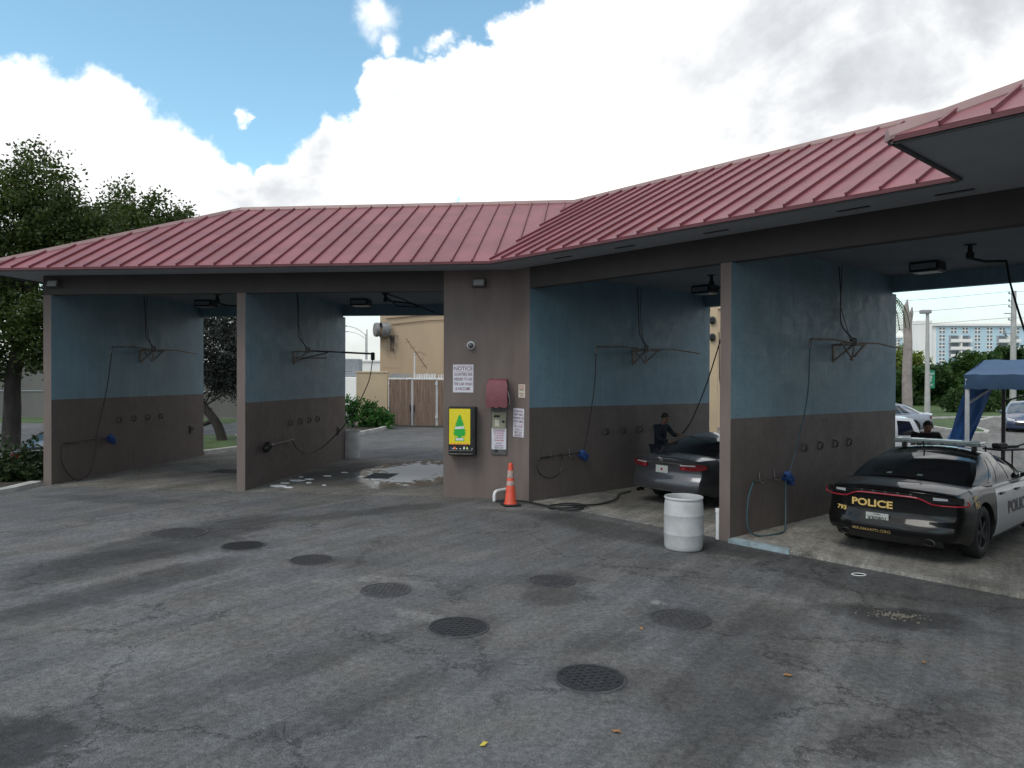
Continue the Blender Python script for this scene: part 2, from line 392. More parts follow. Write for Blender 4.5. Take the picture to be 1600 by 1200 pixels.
def asphalt(name, base, stains=(), pale=(), cracks=1.0, contrast=1.0):
    m_ = bpy.data.materials.new(name); m_.use_nodes = True
    t = NT(m_.node_tree); b = m_.node_tree.nodes['Principled BSDF']
    oc = t.n('ShaderNodeTexCoord').outputs['Object']
    big = t.noise(oc, .33, 6, .62); med = t.noise(oc, 1.3, 10, .72, .5)
    # sweeping tyre tracks and hose wash-off run from the left foreground towards the bays
    rot = t.scl(oc, (1, 1, 1), rot=(0, 0, R_(33)))
    st = t.noise(t.scl(rot, (1.6, .20, 1)), 1.1, 8, .66, .35); tr = t.noise(t.scl(rot, (5.5, .16, 1)), 1.0, 6, .7, .2)
    grain = t.noise(oc, 17, 9, .80); fine = t.noise(oc, 60, 4, .75)
    agg = t.n('ShaderNodeTexVoronoi', feature='F1'); t.put(agg.inputs['Vector'], oc); agg.inputs['Scale'].default_value = 75
    f = t.m('MULTIPLY', t.ss(big, .3, .7, 1-.15*contrast, 1+.15*contrast), t.ss(med, .30, .70, 1-.26*contrast, 1+.22*contrast))
    f = t.m('MULTIPLY', f, t.ss(st, .36, .58, 1-.24*contrast, 1.05))
    f = t.m('MULTIPLY', f, t.ss(tr, .34, .60, 1-.20*contrast, 1.06))
    f = t.m('MULTIPLY', f, t.ss(grain, .32, .68, .66, 1.36))
    f = t.m('MULTIPLY', f, t.ss(fine, .3, .7, .82, 1.18))
    f = t.m('MULTIPLY', f, t.ss(agg.outputs['Distance'], .05, .75, 1.16, .84))
    wv = t.v('SCALE', t.v('SUBTRACT', t.noise(oc, 1.5, 10, .74, col=True), (.5, .5, .5)), scale=1.15)
    wc = t.v('ADD', oc, wv)
    for (cx, cy, rx, ry, rt, k) in stains:
        q = t.n('ShaderNodeMapping', vector_type='TEXTURE'); t.put(q.inputs['Vector'], wc)
        q.inputs['Location'].default_value = (cx, cy, 0); q.inputs['Rotation'].default_value = (0, 0, R_(rt)); q.inputs['Scale'].default_value = (rx, ry, 50)
        f = t.m('MULTIPLY', f, t.ss(t.v('LENGTH', q.outputs[0]), .62, 1.12, 1-k, 1.0))
    col = t.mix(t.ss(t.noise(oc, .9, 4), .35, .65), base, tuple(x*y for x, y in zip(base, (1.05, 1.0, .93))))
    for (cx, cy, rx, ry, rt, k) in pale:
        q = t.n('ShaderNodeMapping', vector_type='TEXTURE'); t.put(q.inputs['Vector'], t.v('ADD', oc, t.v('SCALE', wv, scale=.5)))
        q.inputs['Location'].default_value = (cx, cy, 0); q.inputs['Rotation'].default_value = (0, 0, R_(rt)); q.inputs['Scale'].default_value = (rx, ry, 50)
        a = t.m('MULTIPLY', t.ss(t.v('LENGTH', q.outputs[0]), 1.1, .5), t.ss(med, .35, .6, .3, 1.0))
        col = t.mix(t.m('MULTIPLY', a, k), col, (.30, .30, .29))
    # pale grit, dark pits and oil spots
    col = t.mix(t.m('MULTIPLY', t.ss(t.noise(oc, 30, 3, .6), .66, .72), .55), col, (.27, .27, .26))
    f = t.m('MULTIPLY', f, t.ss(t.noise(oc, 7.5, 4, .6), .70, .74, 1.0, .55))
    f = t.m('MULTIPLY', f, t.ss(t.noise(oc, 2.4, 3, .5), .72, .755, 1.0, 1-.35*contrast))
    # cracks
    warp = t.v('SCALE', t.v('SUBTRACT', t.noise(oc, 2.6, 8, .78, col=True), (.5, .5, .5)), scale=.8)
    for sc_, wd_, lo_ in ((.5, .010, .47), (1.7, .010, .58)):
        cr = t.n('ShaderNodeTexVoronoi', feature='DISTANCE_TO_EDGE'); t.put(cr.inputs['Vector'], t.v('ADD', oc, warp)); cr.inputs['Scale'].default_value = sc_
        ck = t.m('MULTIPLY', t.ss(cr.outputs['Distance'], wd_, wd_*.3), t.ss(t.noise(oc, .55 if sc_ < 1 else .8, 3), lo_, lo_+.06))
        f = t.m('MULTIPLY', f, t.m('MULTIPLY_ADD', ck, -.72*cracks, 1.0))
    t.l.new(t.v('SCALE', col, scale=f), b.inputs['Base Color'])
    b.inputs['Roughness'].default_value = .82; b.inputs['Specular IOR Level'].default_value = .3
    bn = t.n('ShaderNodeBump'); bn.inputs['Strength'].default_value = .8; bn.inputs['Distance'].default_value = .014
    t.l.new(t.m('ADD', t.m('ADD', fine, grain), t.m('MULTIPLY', agg.outputs['Distance'], .7)), bn.inputs['Height']); t.l.new(bn.outputs[0], b.inputs['Normal'])
    return m_
MANHOLES = [(-5.23,11.51,.40),(-3.93,10.70,.29),(-2.71,9.92,.27),(-1.47,8.56,.265),(-.53,7.31,.285),(.50,9.01,.265),(1.77,7.64,.285),(.66,6.09,.275)]
STAINS = [(-5.1,10.8,.85,2.8,-21,.50),(-4.5,8.6,.5,1.8,-30,.48),(-3.45,4.9,.55,.5,0,.62),(-1.8,6.4,.28,1.9,-41,.28),(-1.1,5.6,.25,1.1,-44,.2),
          (2.0,6.3,.55,2.1,-30,.30),(.86,6.9,.5,.3,10,.22),(4.6,9.2,.9,1.9,40,.34),(1.6,12.2,.55,2.3,38,.36),(-2.6,13.5,.4,1.8,-55,.38),(.52,8.35,.5,.28,20,.42),(.5,9.0,.62,.5,0,.30),
          (3.0,5.3,.35,1.1,-60,.28),(4.12,7.82,.85,.42,-20,.45),(4.3,7.7,.8,.4,-40,.30),(-5.4,9.9,.9,.5,60,.28),(3.2,11.0,1.0,.55,-45,.42),(-8.0,14.6,.4,2.2,80,.25),(-2.3,9.95,.7,.25,-15,.2),(4.6,5.2,.5,.9,20,.25)]
STAINS += [(x+.04, y-.02, r+.17, r+.15, 0, .22) for x, y, r in MANHOLES]
PALE = [(-1.5,8.9,.6,.25,-20,.35),(-.75,7.55,.7,.14,-35,.35),(1.66,8.18,.13,.10,0,.95),(3.6,5.2,.8,.6,20,.25),(3.1,4.6,.9,.5,20,.22),(.1,14.0,.9,.16,-10,.3),(2.9,8.6,.7,.25,-30,.22),(-2.0,9.0,.5,.2,20,.2)]
M['asphalt'] = asphalt('asphalt', (.135,.138,.143), STAINS, PALE, .85, .64)
M['road'] = asphalt('pale_grey_asphalt', (.175,.172,.165), (), (), .5, .7)  # same asphalt with a paler base, for the rear sheet

# ------------------------------------------------------------------ ground: one sheet out to the horizon
def lines(*seg):
    o = []
    for a, b, st in seg:
        n = max(1, round((b-a)/st)); o += [a+(b-a)*k/n for k in range(n)]
    return o + [seg[-1][1]]
xs = lines((-3000,-400,800),(-400,-60,70),(-60,-20,8),(-20,-10,.5),(-10,14,2),(14,80,11),(80,400,80),(400,3000,800))
ys = lines((-600,-20,140),(-20,14,3),(14,36,1),(36,90,9),(90,400,60),(400,3500,800))
g = MB(); g.grid([[(x, y, gz(x, y)) for x in xs] for y in ys])
struct(g.build('ground', M['asphalt'], smooth=60))

def sheet(name, pts, m_, dz, kind='structure', step=2.0):
    """a sheet that follows the ground, dz above it"""
    mb = MB(); P = [(x, y, gz(x, y)+dz) for x, y in pts]
    mb.prism([(x, y, z-.02) for x, y, z in P], (0, 0, .02))
    o = mb.build(name, m_); o['kind'] = kind; return o
def LWp(x, t): v = LW(x, t, 0); return (v.x, v.y)
def RWp(x, t): v = RW(x, t, 0); return (v.x, v.y)
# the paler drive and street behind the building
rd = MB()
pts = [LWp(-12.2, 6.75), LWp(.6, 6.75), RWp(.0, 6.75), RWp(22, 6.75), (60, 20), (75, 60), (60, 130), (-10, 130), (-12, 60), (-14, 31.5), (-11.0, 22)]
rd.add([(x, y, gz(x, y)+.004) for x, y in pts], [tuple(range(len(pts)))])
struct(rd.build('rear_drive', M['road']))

# ------------------------------------------------------------------ the car wash
wash = thing('car_wash_building', 'low self service car wash with red metal roof and blue and brown bay walls', 'car wash')
ZB, ZBEAM, ZTOP, ZCEIL, ZBACK, D, TH = 1.906, 4.31, 4.73, 4.66, 4.345, 6.37, .19
def bay_wall(Mx, x, blue_left, blue_right):
    """partition: right face at local x, TH thick; brown ends, two-tone sides"""
    mb = MB(); mb.M = Mx
    p0 = Mx @ Vector((x, 0, 0)); p1 = Mx @ Vector((x, D, 0))
    z0, z1 = gz(p0.x), gz(p1.x); xa, xb = x-TH, x
    b0, b1 = ZB+z0, ZB+z1
    lo0, lo1 = z0-.1, z1-.1
    for xx, bl in ((xb, blue_right), (xa, blue_left)):
        mb.quad((xx,0,lo0),(xx,D,lo1),(xx,D,b1),(xx,0,b0), 1 if bl is not None else 0)
        mb.quad((xx,0,b0),(xx,D,b1),(xx,D,ZBEAM-.005),(xx,0,ZBEAM-.005), 2 if bl else 0)
        mb.quad((xx,.2,ZBEAM-.005),(xx,D-.2,ZBEAM-.005),(xx,D-.2,ZCEIL),(xx,.2,ZCEIL), 2 if bl else 0)
    mb.quad((xa,0,lo0),(xb,0,lo0),(xb,0,ZBEAM-.005),(xa,0,ZBEAM-.005), 0)
    mb.quad((xa,D,lo1),(xb,D,lo1),(xb,D,ZBEAM-.005),(xa,D,ZBEAM-.005), 0)
    mb.quad((xa,0,ZBEAM-.005),(xb,0,ZBEAM-.005),(xb,.2,ZBEAM-.005),(xa,.2,ZBEAM-.005), 0)
    return mb.build('wall', [M['brown'], M['wbrown'], M['blue']], wash)
XW1, XW2, XP, XW3, XW4, XW5 = -10.31, -5.79, -1.45, .506, 5.07, 13.2
bay_wall(ML, XW1, None, True); bay_wall(ML, XW2, True, True); bay_wall(MR, XW4, True, True)
# right-hand end wall and the equipment room (beyond the picture's right edge)
mb = MB(); mb.M = MR
mb.box((XW5+1.6, D/2-.85, 2.3), (3.2, D+1.7, 4.7), 0); mb.build('equipment_room', M['wbrown'], wash)
# the blunt pier between the wings, with the pump room behind it
A0, A1 = LW(XP, 0, 0), LW(0, 0, 0); A2 = RW(XW3, 0, 0); A3 = RW(XW3, D, 0); A4 = LW(XP, D, 0)
mb = MB()
def wallquad(p, q, split, mi_lo, mi_hi):
    a, b = gz(p.x), gz(q.x)
    if split:
        mb.quad((p.x,p.y,a-.1),(q.x,q.y,b-.1),(q.x,q.y,b+ZB),(p.x,p.y,a+ZB), mi_lo)
        mb.quad((p.x,p.y,a+ZB),(q.x,q.y,b+ZB),(q.x,q.y,ZCEIL),(p.x,p.y,ZCEIL), mi_hi)
    else: mb.quad((p.x,p.y,a-.1),(q.x,q.y,b-.1),(q.x,q.y,ZTOP),(p.x,p.y,ZTOP), mi_lo)
wallquad(A0, A1, False, 0, 0); wallquad(A1, A2, False, 0, 0); wallquad(A2, A3, True, 1, 2); wallquad(A3, A4, False, 0, 0); wallquad(A4, A0, True, 1, 2)
mb.build('pier', [M['brown'], M['wbrown'], M['blue']], wash)
# beams over the openings
for Mx, x0, x1, m_ in ((ML, XW1-TH, XP, 0), (MR, XW3, XW5, 0)):
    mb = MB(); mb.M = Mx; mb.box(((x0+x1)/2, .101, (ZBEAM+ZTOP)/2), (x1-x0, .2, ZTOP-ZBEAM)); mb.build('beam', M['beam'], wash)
    mb = MB(); mb.M = Mx; mb.box(((x0+x1)/2, D-.101, (ZBACK+ZTOP)/2), (x1-x0, .2, ZTOP-ZBACK)); mb.build('beam', M['blue'], wash)
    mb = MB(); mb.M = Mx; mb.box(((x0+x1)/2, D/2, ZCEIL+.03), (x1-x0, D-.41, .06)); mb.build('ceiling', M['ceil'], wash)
# roof ------------------------------------------------------------
OV, TR_, ZE, ZR = .947, 3.07, 4.765, 6.81
TB = 2*TR_+OV                    # rear eave
XE = -11.46                      # left eave end
EXL, EXT = 8.47, -2.86           # projecting canopy of the right wing
half = TR_+OV
def isect(xl, tl_, tr):          # where the line t=tl_ of the left wing meets t=tr of the right wing
    p, d1_ = ML @ Vector((0, tl_, 0)), ML.to_3x3() @ Vector((1, 0, 0)); q, d2_ = MR @ Vector((0, tr, 0)), MR.to_3x3() @ Vector((1, 0, 0))
    den = d1_.x*d2_.y - d1_.y*d2_.x; k = ((q.x-p.x)*d2_.y-(q.y-p.y)*d2_.x)/den
    return p + d1_*k
VA = isect(0, -OV, -OV); VRidge = isect(0, TR_, TR_); VB = isect(0, TB, TB)
def P3(v, z): return Vector((v.x, v.y, z))
def slope(poly, along, name='roof_slope', start=0.0, spacing=.406):
    """standing-seam panel: a thin slab with raised seams running up the slope"""
    poly = [Vector(p) for p in poly]; e = Vector(along).normalized()
    n = Vector((0, 0, 0))
    for i in range(len(poly)): n += (poly[i]).cross(poly[(i+1) % len(poly)])
    n.normalize()
    if n.z < 0: n = -n
    up = n.cross(e).normalized()
    if up.z < 0: up = -up
    mb = MB(); mb.prism([p - n*.03 for p in poly], n*.03, 0)
    ss_ = [p.dot(e) for p in poly]; k = min(ss_)+spacing*.5+start
    rs = random.Random(3)
    while k < max(ss_)-.03:
        hits = []
        for i in range(len(poly)):
            a, b = poly[i], poly[(i+1) % len(poly)]; da, db = a.dot(e)-k, b.dot(e)-k
            if da*db < 0: hits.append(a+(b-a)*(da/(da-db)))
        if len(hits) == 2 and (hits[0]-hits[1]).length > .25:
            a, b = sorted(hits, key=lambda q: q.z); a = a - up*.012; b = b - up*.03
            w2, h2 = .009, .036+rs.uniform(-.004, .004)
            mb.prism([a-e*w2, a+e*w2, b+e*w2, b-e*w2], n*h2, 1)
            mb.prism([a-e*.013+n*h2, a+e*.013+n*h2, b+e*.013+n*h2, b-e*.013+n*h2], n*.008, 1)
        k += spacing
    return mb.build(name, [M['red'], M['redseam']], wash)
eL = ML.to_3x3() @ Vector((1, 0, 0)); eR = MR.to_3x3() @ Vector((1, 0, 0)); tRv = MR.to_3x3() @ Vector((0, 1, 0)); tLv = ML.to_3x3() @ Vector((0, 1, 0))
XRG = XE+half
slope([LW(XE,-OV,ZE), P3(VA,ZE), P3(VRidge,ZR), LW(XRG,TR_,ZR)], eL)
slope([LW(XE,-OV,ZE), LW(XRG,TR_,ZR), LW(XE,TB,ZE)], tLv)
slope([LW(XE,TB,ZE), LW(XRG,TR_,ZR), P3(VRidge,ZR), P3(VB,ZE)], eL)
XAP = EXL+half
slope([P3(VA,ZE), RW(EXL,-OV,ZE), RW(XAP,TR_,ZR), P3(VRidge,ZR)], eR, start=.1)
slope([RW(EXL,EXT,ZE), RW(EXL+2*half,EXT,ZE), RW(XAP,EXT+half,ZR)], eR, start=.25)
slope([RW(EXL,EXT,ZE), RW(XAP,EXT+half,ZR), RW(XAP,TR_,ZR), RW(EXL,-OV,ZE)], tRv)
slope([RW(EXL+2*half,EXT,ZE), RW(XAP,EXT+half,ZR), RW(XAP,TR_,ZR), RW(EXL+2*half,-OV,ZE)], tRv)
slope([P3(VB,ZE), P3(VRidge,ZR), RW(XAP+half,TR_,ZR), RW(XAP+half,TB,ZE)], eR)
def cap(a, b, w_=.055):
    a, b = Vector(a), Vector(b); d_ = (b-a).normalized(); s_ = d_.cross(Vector((0, 0, 1))).normalized()
    mb = MB(); z = Vector((0, 0, 1))
    R1 = [[p-s_*w_-z*.004, p-s_*.02+z*.075, p+s_*.02+z*.075, p+s_*w_-z*.004, p+s_*w_*.9-z*.04, p-s_*w_*.9-z*.04] for p in (a, b)]
    mb.grid(R1, 0, close=True); mb.add(R1[0], [(0,1,2,3,4,5)]); mb.add(R1[1], [(0,1,2,3,4,5)])
    return mb.build('ridge_cap', M['redcap'], wash)
cap(LW(XRG,TR_,ZR), P3(VRidge,ZR)); cap(P3(VRidge,ZR), RW(XAP+half,TR_,ZR)); cap(LW(XE,-OV,ZE), LW(XRG,TR_,ZR)); cap(LW(XE,TB,ZE), LW(XRG,TR_,ZR))
cap(RW(EXL,EXT,ZE), RW(XAP,EXT+half,ZR)); cap(RW(EXL+2*half,EXT,ZE), RW(XAP,EXT+half,ZR)); cap(RW(XAP,EXT+half,ZR), RW(XAP,TR_,ZR))
# fascia boards along the eaves (drip edge of red metal over a grey board)
def fascia(a, b, inward):
    a, b = Vector(a), Vector(b); inw = Vector(inward)
    mb = MB()
    up_ = Vector((0, 0, .018))
    mb.prism([a+inw*.03+up_, b+inw*.03+up_, b+inw*.055+up_, a+inw*.055+up_], Vector((0, 0, .05)), 0)
    mb.prism([a-inw*.002+Vector((0,0,.035)), b-inw*.002+Vector((0,0,.035)), b+inw*.012+Vector((0,0,.035)), a+inw*.012+Vector((0,0,.035))], Vector((0, 0, .045)), 1)
    mb.build('fascia', [mat('fascia_paint', (.10,.10,.105), .8), mat('shaded_drip_edge', (.10,.022,.028), .5, .15, 3)], wash)  # drip edge darker than the seam metal: shade put into its colour
zf = 4.678
fascia(LW(XE,-OV,zf), P3(VA,zf), tLv); fascia(P3(VA,zf), RW(EXL,-OV,zf), tRv); fascia(RW(EXL,EXT,zf), RW(EXL+2*half,EXT,zf), tRv)
fascia(RW(EXL,EXT,zf), RW(EXL,-OV,zf), eR); fascia(LW(XE,-OV,zf), LW(XE,TB,zf), eL)
# soffits
zs0 = ZTOP+.001
def soffit(pts):
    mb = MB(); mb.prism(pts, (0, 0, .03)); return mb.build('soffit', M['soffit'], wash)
o = .05
VA2 = isect(0, -OV+o, -OV+o); V0 = isect(0, .21, .21)
soffit([P3(LW(XE+o,-OV+o,0),zs0), P3(VA2,zs0), P3(V0,zs0), P3(LW(XE+o,.21,0),zs0)])
sf = soffit([P3(VA2,zs0), P3(RW(EXL,-OV+o,0),zs0), P3(RW(EXL,.21,0),zs0), P3(V0,zs0)])
soffit([P3(RW(EXL+o,EXT+o,0),zs0), P3(RW(EXL+2*half-o,EXT+o,0),zs0), P3(RW(EXL+2*half-o,.21,0),zs0), P3(RW(EXL+.003,.21,0),zs0), P3(RW(EXL+.003,-OV+o,0),zs0), P3(RW(EXL+o,-OV+o,0),zs0)])
soffit([P3(LW(XE+o,.213,0),zs0), P3(LW(XW1-TH,.213,0),zs0), P3(LW(XW1-TH,TB-o,0),zs0), P3(LW(XE+o,TB-o,0),zs0)])
soffit([P3(LW(XW1-TH+.003,D-.2,0),zs0), P3(isect(0,D-.2,D-.2),zs0), P3(isect(0,TB-o,TB-o),zs0), P3(LW(XW1-TH+.003,TB-o,0),zs0)])
soffit([P3(isect(0,D-.2,D-.2),zs0), P3(RW(XAP+half,D-.2,0),zs0), P3(RW(XAP+half,TB-o,0),zs0), P3(isect(0,TB-o,TB-o),zs0)])
for x, t in ((1.79,-.36),(3.27,-.37),(5.03,-.36),(7.07,-.34),(8.25,-.32)):
    mb = MB(); mb.M = MR; mb.box((x, t, zs0-.004), (.42, .07, .012), 0); mb.box((x, t, zs0-.007), (.46, .012, .008), 1)
    mb.build('vent', [M['dark'], M['soffit']], sf)
# floors of the bays
def floor(pts, top, m_): 
    mb = MB(); mb.prism([(x, y, gz(x)-.15) for x, y in pts], (0, 0, .15+top)); return struct(mb.build('bay_floor', m_, smooth=30))
M['floorL'] = asphalt('damp_bay_concrete', (.19,.185,.175), [(LWp(-7.6,2.2)[0],LWp(-7.6,2.2)[1],1.5,1.2,0,.25),(LWp(-4.6,3.2)[0],LWp(-4.6,3.2)[1],1.2,2.6,0,.5),(LWp(-2.2,2.3)[0],LWp(-2.2,2.3)[1],.9,.8,0,.35)], (), .5, .9)
M['floorR'] = asphalt('worn_bay_concrete', (.285,.28,.262), [(RWp(2.2,2.6)[0],RWp(2.2,2.6)[1],2.3,1.8,0,.5),(RWp(3.6,.9)[0],RWp(3.6,.9)[1],.8,.5,0,.35),(RWp(7.3,2.4)[0],RWp(7.3,2.4)[1],1.0,2.4,-42,.3),(RWp(7.5,.2)[0],RWp(7.5,.2)[1],2.6,.25,-48,.15)], [(RWp(2.6,.25)[0],RWp(2.6,.25)[1],1.6,.16,-48,.75)], .6, 1.0)
floor([LWp(XW1-TH,-.03), LWp(XP,-.03), LWp(XP,6.8), LWp(XW1-TH,6.8)], .012, M['floorL'])
floor([RWp(XW3,.10), RWp(XW4-TH,.10), RWp(XW4-TH,6.8), RWp(XW3,6.8)], .012, M['floorR'])
floor([RWp(XW4,-.05), RWp(XW5,.12), RWp(XW5,6.8), RWp(XW4,6.8)], .055, M['floorR'])
mb = MB()
a = RWp(XW4+.02,-.085); b = RWp(XW4+1.0,-.06); c = RWp(XW4+.95,.06); d_ = RWp(XW4+.02,.10)
mb.prism([(p[0], p[1], gz(p[0])-.02) for p in (a, b, c, d_)], (0, 0, .083)); struct(mb.build('kerb', M['bpaint'], smooth=30))
# ------------------------------------------------------------------ fittings of the bays
ORD = ['first', 'second', 'third', 'fourth']
WALLS = [(ML, XW1, 'leftmost blue wall', 1), (ML, XW2, 'second blue wall from the left', 2), (MR, XW3, 'blue wall behind the grey sedan', 3), (MR, XW4, 'blue wall beside the police car', 4)]
def wp(Mx, x, t, off, z): return Mx @ Vector((x+off, t, z))
def WM(Mx, x, t, z):
    """frame on a bay wall: local x = into the bay's depth (t), y = up, z = off the wall"""
    p = Mx @ Vector((x, t, z)); R3 = Mx.to_3x3()
    tx, n = R3 @ Vector((0, 1, 0)), R3 @ Vector((1, 0, 0))
    return Matrix(((tx.x, 0, n.x, p.x), (tx.y, 0, n.y, p.y), (0, 1, 0, p.z), (0, 0, 0, 1)))
clip0 = None
for Mx, x, wn, wi in WALLS:
    p0 = Mx @ Vector((x, 2.3, 0))
    ts = (2.33, 2.92, 3.52, 4.11)
    for k, t in enumerate(ts):
        Mt = WM(Mx, x, t, 1.345+gz(p0.x))
        lab = f'{ORD[k]} mat clip from the bay front on the {wn}'
        if clip0 is None:
            c = thing('mat_clip', lab, 'mat clip', M=Mt, group='mat clips on the bay walls'); clip0 = c
            mb = MB(); mb.bbox((0, 0, .006), (.07, .17, .012), .004); mb.build('back_plate', M['dullst'], c)
            mb = MB(); mb.tube([(-.022,.06,.012),(-.022,.03,.07),(-.022,-.05,.055),(-.022,-.075,.03)], .008, 6); mb.tube([(.022,.06,.012),(.022,.03,.07),(.022,-.05,.055),(.022,-.075,.03)], .008, 6); mb.tube([(-.03,-.072,.03),(.03,-.072,.03)], .011, 6)
            mb.build('spring_jaw', M['black'], c, smooth=40)
        else:
            c = clip0.copy(); COL.objects.link(c); c.matrix_world = Mt; c['label'] = lab
            for ch in clip0.children:
                q = ch.copy(); COL.objects.link(q); q.parent = c
# double-armed hose booms on the walls
def wall_boom(Mx, x, t, z, lab, fold):
    c = thing('wall_boom', lab, 'hose boom', M=WM(Mx, x, t, z), group='wall hose booms')
    mb = MB(); mb.bbox((0, -.16, .008), (.12, .34, .016), .004); mb.tube([(0,-.28,.02),(0,0,.36)], .02, 8); mb.tube([(0,0,.02),(0,0,.36)], .02, 8)
    if not fold:
        mb.tube([(-.46,.0,.36),(0,-.27,.34)], .018, 8); mb.tube([(.46,.0,.36),(0,-.27,.34)], .018, 8); mb.tube([(0,-.27,.34),(0,-.1,.36),(0,.02,.36)], .016, 8); mb.bbox((0,-.26,.34),(.10,.07,.05),.01); mb.tube([(-.5,0,.36),(.5,0,.36)], .02, 8)
    mb.build('bracket', mat('weathered_boom_steel', (.19,.17,.145), .6, .3, 10, metallic=.3), c, smooth=40)
    mb = MB(); mb.lathe([(.045,-.06),(.06,-.05),(.06,.06),(.03,.085)], 12, axis='z'); 
    for i in range(len(mb.v)): q = mb.v[i]; mb.v[i] = (q[0], q[2]+.03, q[1]+.37)
    mb.build('swivel', M['dullst'], c, smooth=40)
    if fold:
        mb = MB(); mb.tube([(0,.02,.36),(1.15,.02,.86)], .018, 8); mb.tube([(1.15,.02,.86),(2.27,.02,1.3),(2.30,.0,1.32)], .026, 8); mb.build('arm', M['black'], c, smooth=40)
        mb = MB(); mb.tube([(.05,-.22,.05),(.7,.0,.62)], .018, 8); mb.tube([(.02,-.16,.05),(1.45,-.12,.30)], .02, 8); mb.build('brace', M['dullst'], c, smooth=40)
        mb = MB(); mb.bbox((2.3,-.05,1.32), (.10,.22,.10), .02); mb.build('arm_end', M['black'], c)
    else:
        for sg, ln, nm in ((-1, 1.70, 'arm'), (1, 2.05, 'arm')):
            mb = MB(); mb.tube([(0,.02,.37),(sg*ln*.5,.055,.385),(sg*ln,.0-(.02 if sg>0 else -.03),.40)], .019, 8); mb.build(nm, mat('weathered_boom_steel', (.19,.17,.145), .6, .3, 10, metallic=.3), c, smooth=40)
        mb = MB(); mb.tube([(-1.70,.03,.40),(-1.74,-.02,.40),(-1.74,-.10,.40)], .024, 8); mb.build('arm_end', M['dullst'], c, smooth=40)
    mb = MB(); mb.tube(bez([(.06,1.46,.06),(.05,.9,.10),(.12,.4,.08),(.08,.12,.3),(0,.08,.37)]), .011, 6); mb.tube([(.20,1.46,.05),(.17,.7,.05),(.03,.05,.3)], .007, 5)
    mb.build('supply_line', M['black'], c, smooth=40)
    return c
wall_boom(ML, XW1, 3.22, 3.19, 'rusty two armed hose boom high on the leftmost blue wall', False)
wall_boom(ML, XW2, 2.55, 3.14, 'folded black hose boom reaching into the bay with the soapy floor', True)
wall_boom(MR, XW3, 3.28, 3.14, 'two armed hose boom on the blue wall above the washing person', False)
wall_boom(MR, XW4, 3.48, 3.14, 'two armed hose boom on the blue wall above the police car', False)
# foam brushes resting on wall hooks, and their hoses
def brush(Mx, x, t0, t1, z, lab, headm, flip=False):
    dz = gz((Mx @ Vector((x, t0, 0))).x)
    c = thing('foam_brush', lab, 'wash brush', M=WM(Mx, x, t0, z+dz), group='foam brushes on the bay walls')
    L_ = t1-t0
    mb = MB(); mb.tube([(0,0,.09),(L_*.55,.012,.09),(L_,.03,.10)], .013, 8); mb.tube([(L_*.02,0,.09),(L_*.22,.0,.09)], .02, 8); mb.build('handle', M['black'] if headm != 'black' else M['steel'], c, smooth=40)
    hd = 0 if flip else L_
    sg = -1 if flip else 1
    mb = MB(); rot = Matrix.Rotation(R_(-35*sg), 3, 'Z'); mb.bbox((hd+sg*.06,.0,.11), (.24,.09,.13), .025, rot=None)
    mb.v = [tuple(Vector((hd+sg*.06,.0,.11)) + rot @ (Vector(q)-Vector((hd+sg*.06,.0,.11)))) for q in mb.v]
    h = mb.build('brush_head', M[headm], c, smooth=40)
    mb = MB(); rs = random.Random(5)
    for i in range(170):
        a = Vector((rs.uniform(-.11,.11), -.04, rs.uniform(-.06,.06))); b = a+Vector((rs.uniform(-.02,.02), -.07+rs.uniform(-.015,.015), rs.uniform(-.02,.02)))
        a = rot @ a + Vector((hd+sg*.06,0,.11)); b = rot @ b + Vector((hd+sg*.06,0,.11)); mb.tube([a, b], .004, 3, caps=False)
    mb.build('bristles', M['black' if headm == 'black' else 'blueh'], h)
    for q, nm in ((.3, 'hook'), (.75, 'hook')):
        mb = MB(); mb.tube([(L_*q,.13,.004),(L_*q,-.03,.03),(L_*q,-.045,.10),(L_*q,.02,.13)], .008, 6); mb.build(nm, M['dullst'], c, smooth=40)
    return c
brush(ML, XW1, .34, 1.85, .91, 'blue headed foam brush on the leftmost blue wall', 'blueh')
brush(ML, XW2, .86, 2.30, .90, 'black headed foam brush with a pale handle on the second wall', 'black', True)
brush(MR, XW3, .25, 1.45, .89, 'blue headed foam brush on the wall beside the traffic cone', 'blueh')
brush(MR, XW4, .52, 1.58, .89, 'blue headed foam brush on the wall beside the police car', 'blueh')
def hose(name, lab, pts, r, m_, grp='wash hoses', n=8):
    mb = MB(); mb.tube(bez(pts, n), r, 7); return tag(mb.build(name, m_, smooth=50), lab, 'hose', grp)
W = wp
g1 = gz(-10)
hose('wash_hose', 'thin black hose hanging from the boom of the leftmost wall', [W(ML,XW1,1.48,.40,3.08),W(ML,XW1,1.44,.30,2.2),W(ML,XW1,1.30,.16,1.2),W(ML,XW1,1.12,.16,.35),W(ML,XW1,.75,.20,.06+g1),W(ML,XW1,.45,.17,.10+g1),W(ML,XW1,.20,.10,.55),W(ML,XW1,.22,.09,.88+g1),W(ML,XW1,.36,.09,.91+g1)], .012, M['black'])
hose('wash_hose', 'long black hose sagging from the folded boom to the pale brush handle', [W(ML,XW2,4.85,1.32,3.02),W(ML,XW2,4.75,1.2,2.3),W(ML,XW2,4.35,.8,1.35),W(ML,XW2,3.7,.4,.72),W(ML,XW2,3.0,.2,.55),W(ML,XW2,2.5,.12,.72),W(ML,XW2,2.28,.09,.93)], .013, M['black'])
hose('wash_hose', 'thin hose hanging from the boom behind the grey sedan', [W(MR,XW3,1.54,.40,3.02),W(MR,XW3,1.56,.34,2.3),W(MR,XW3,1.50,.22,1.4),W(MR,XW3,1.45,.15,.98),W(MR,XW3,1.42,.10,.9)], .010, M['black'])
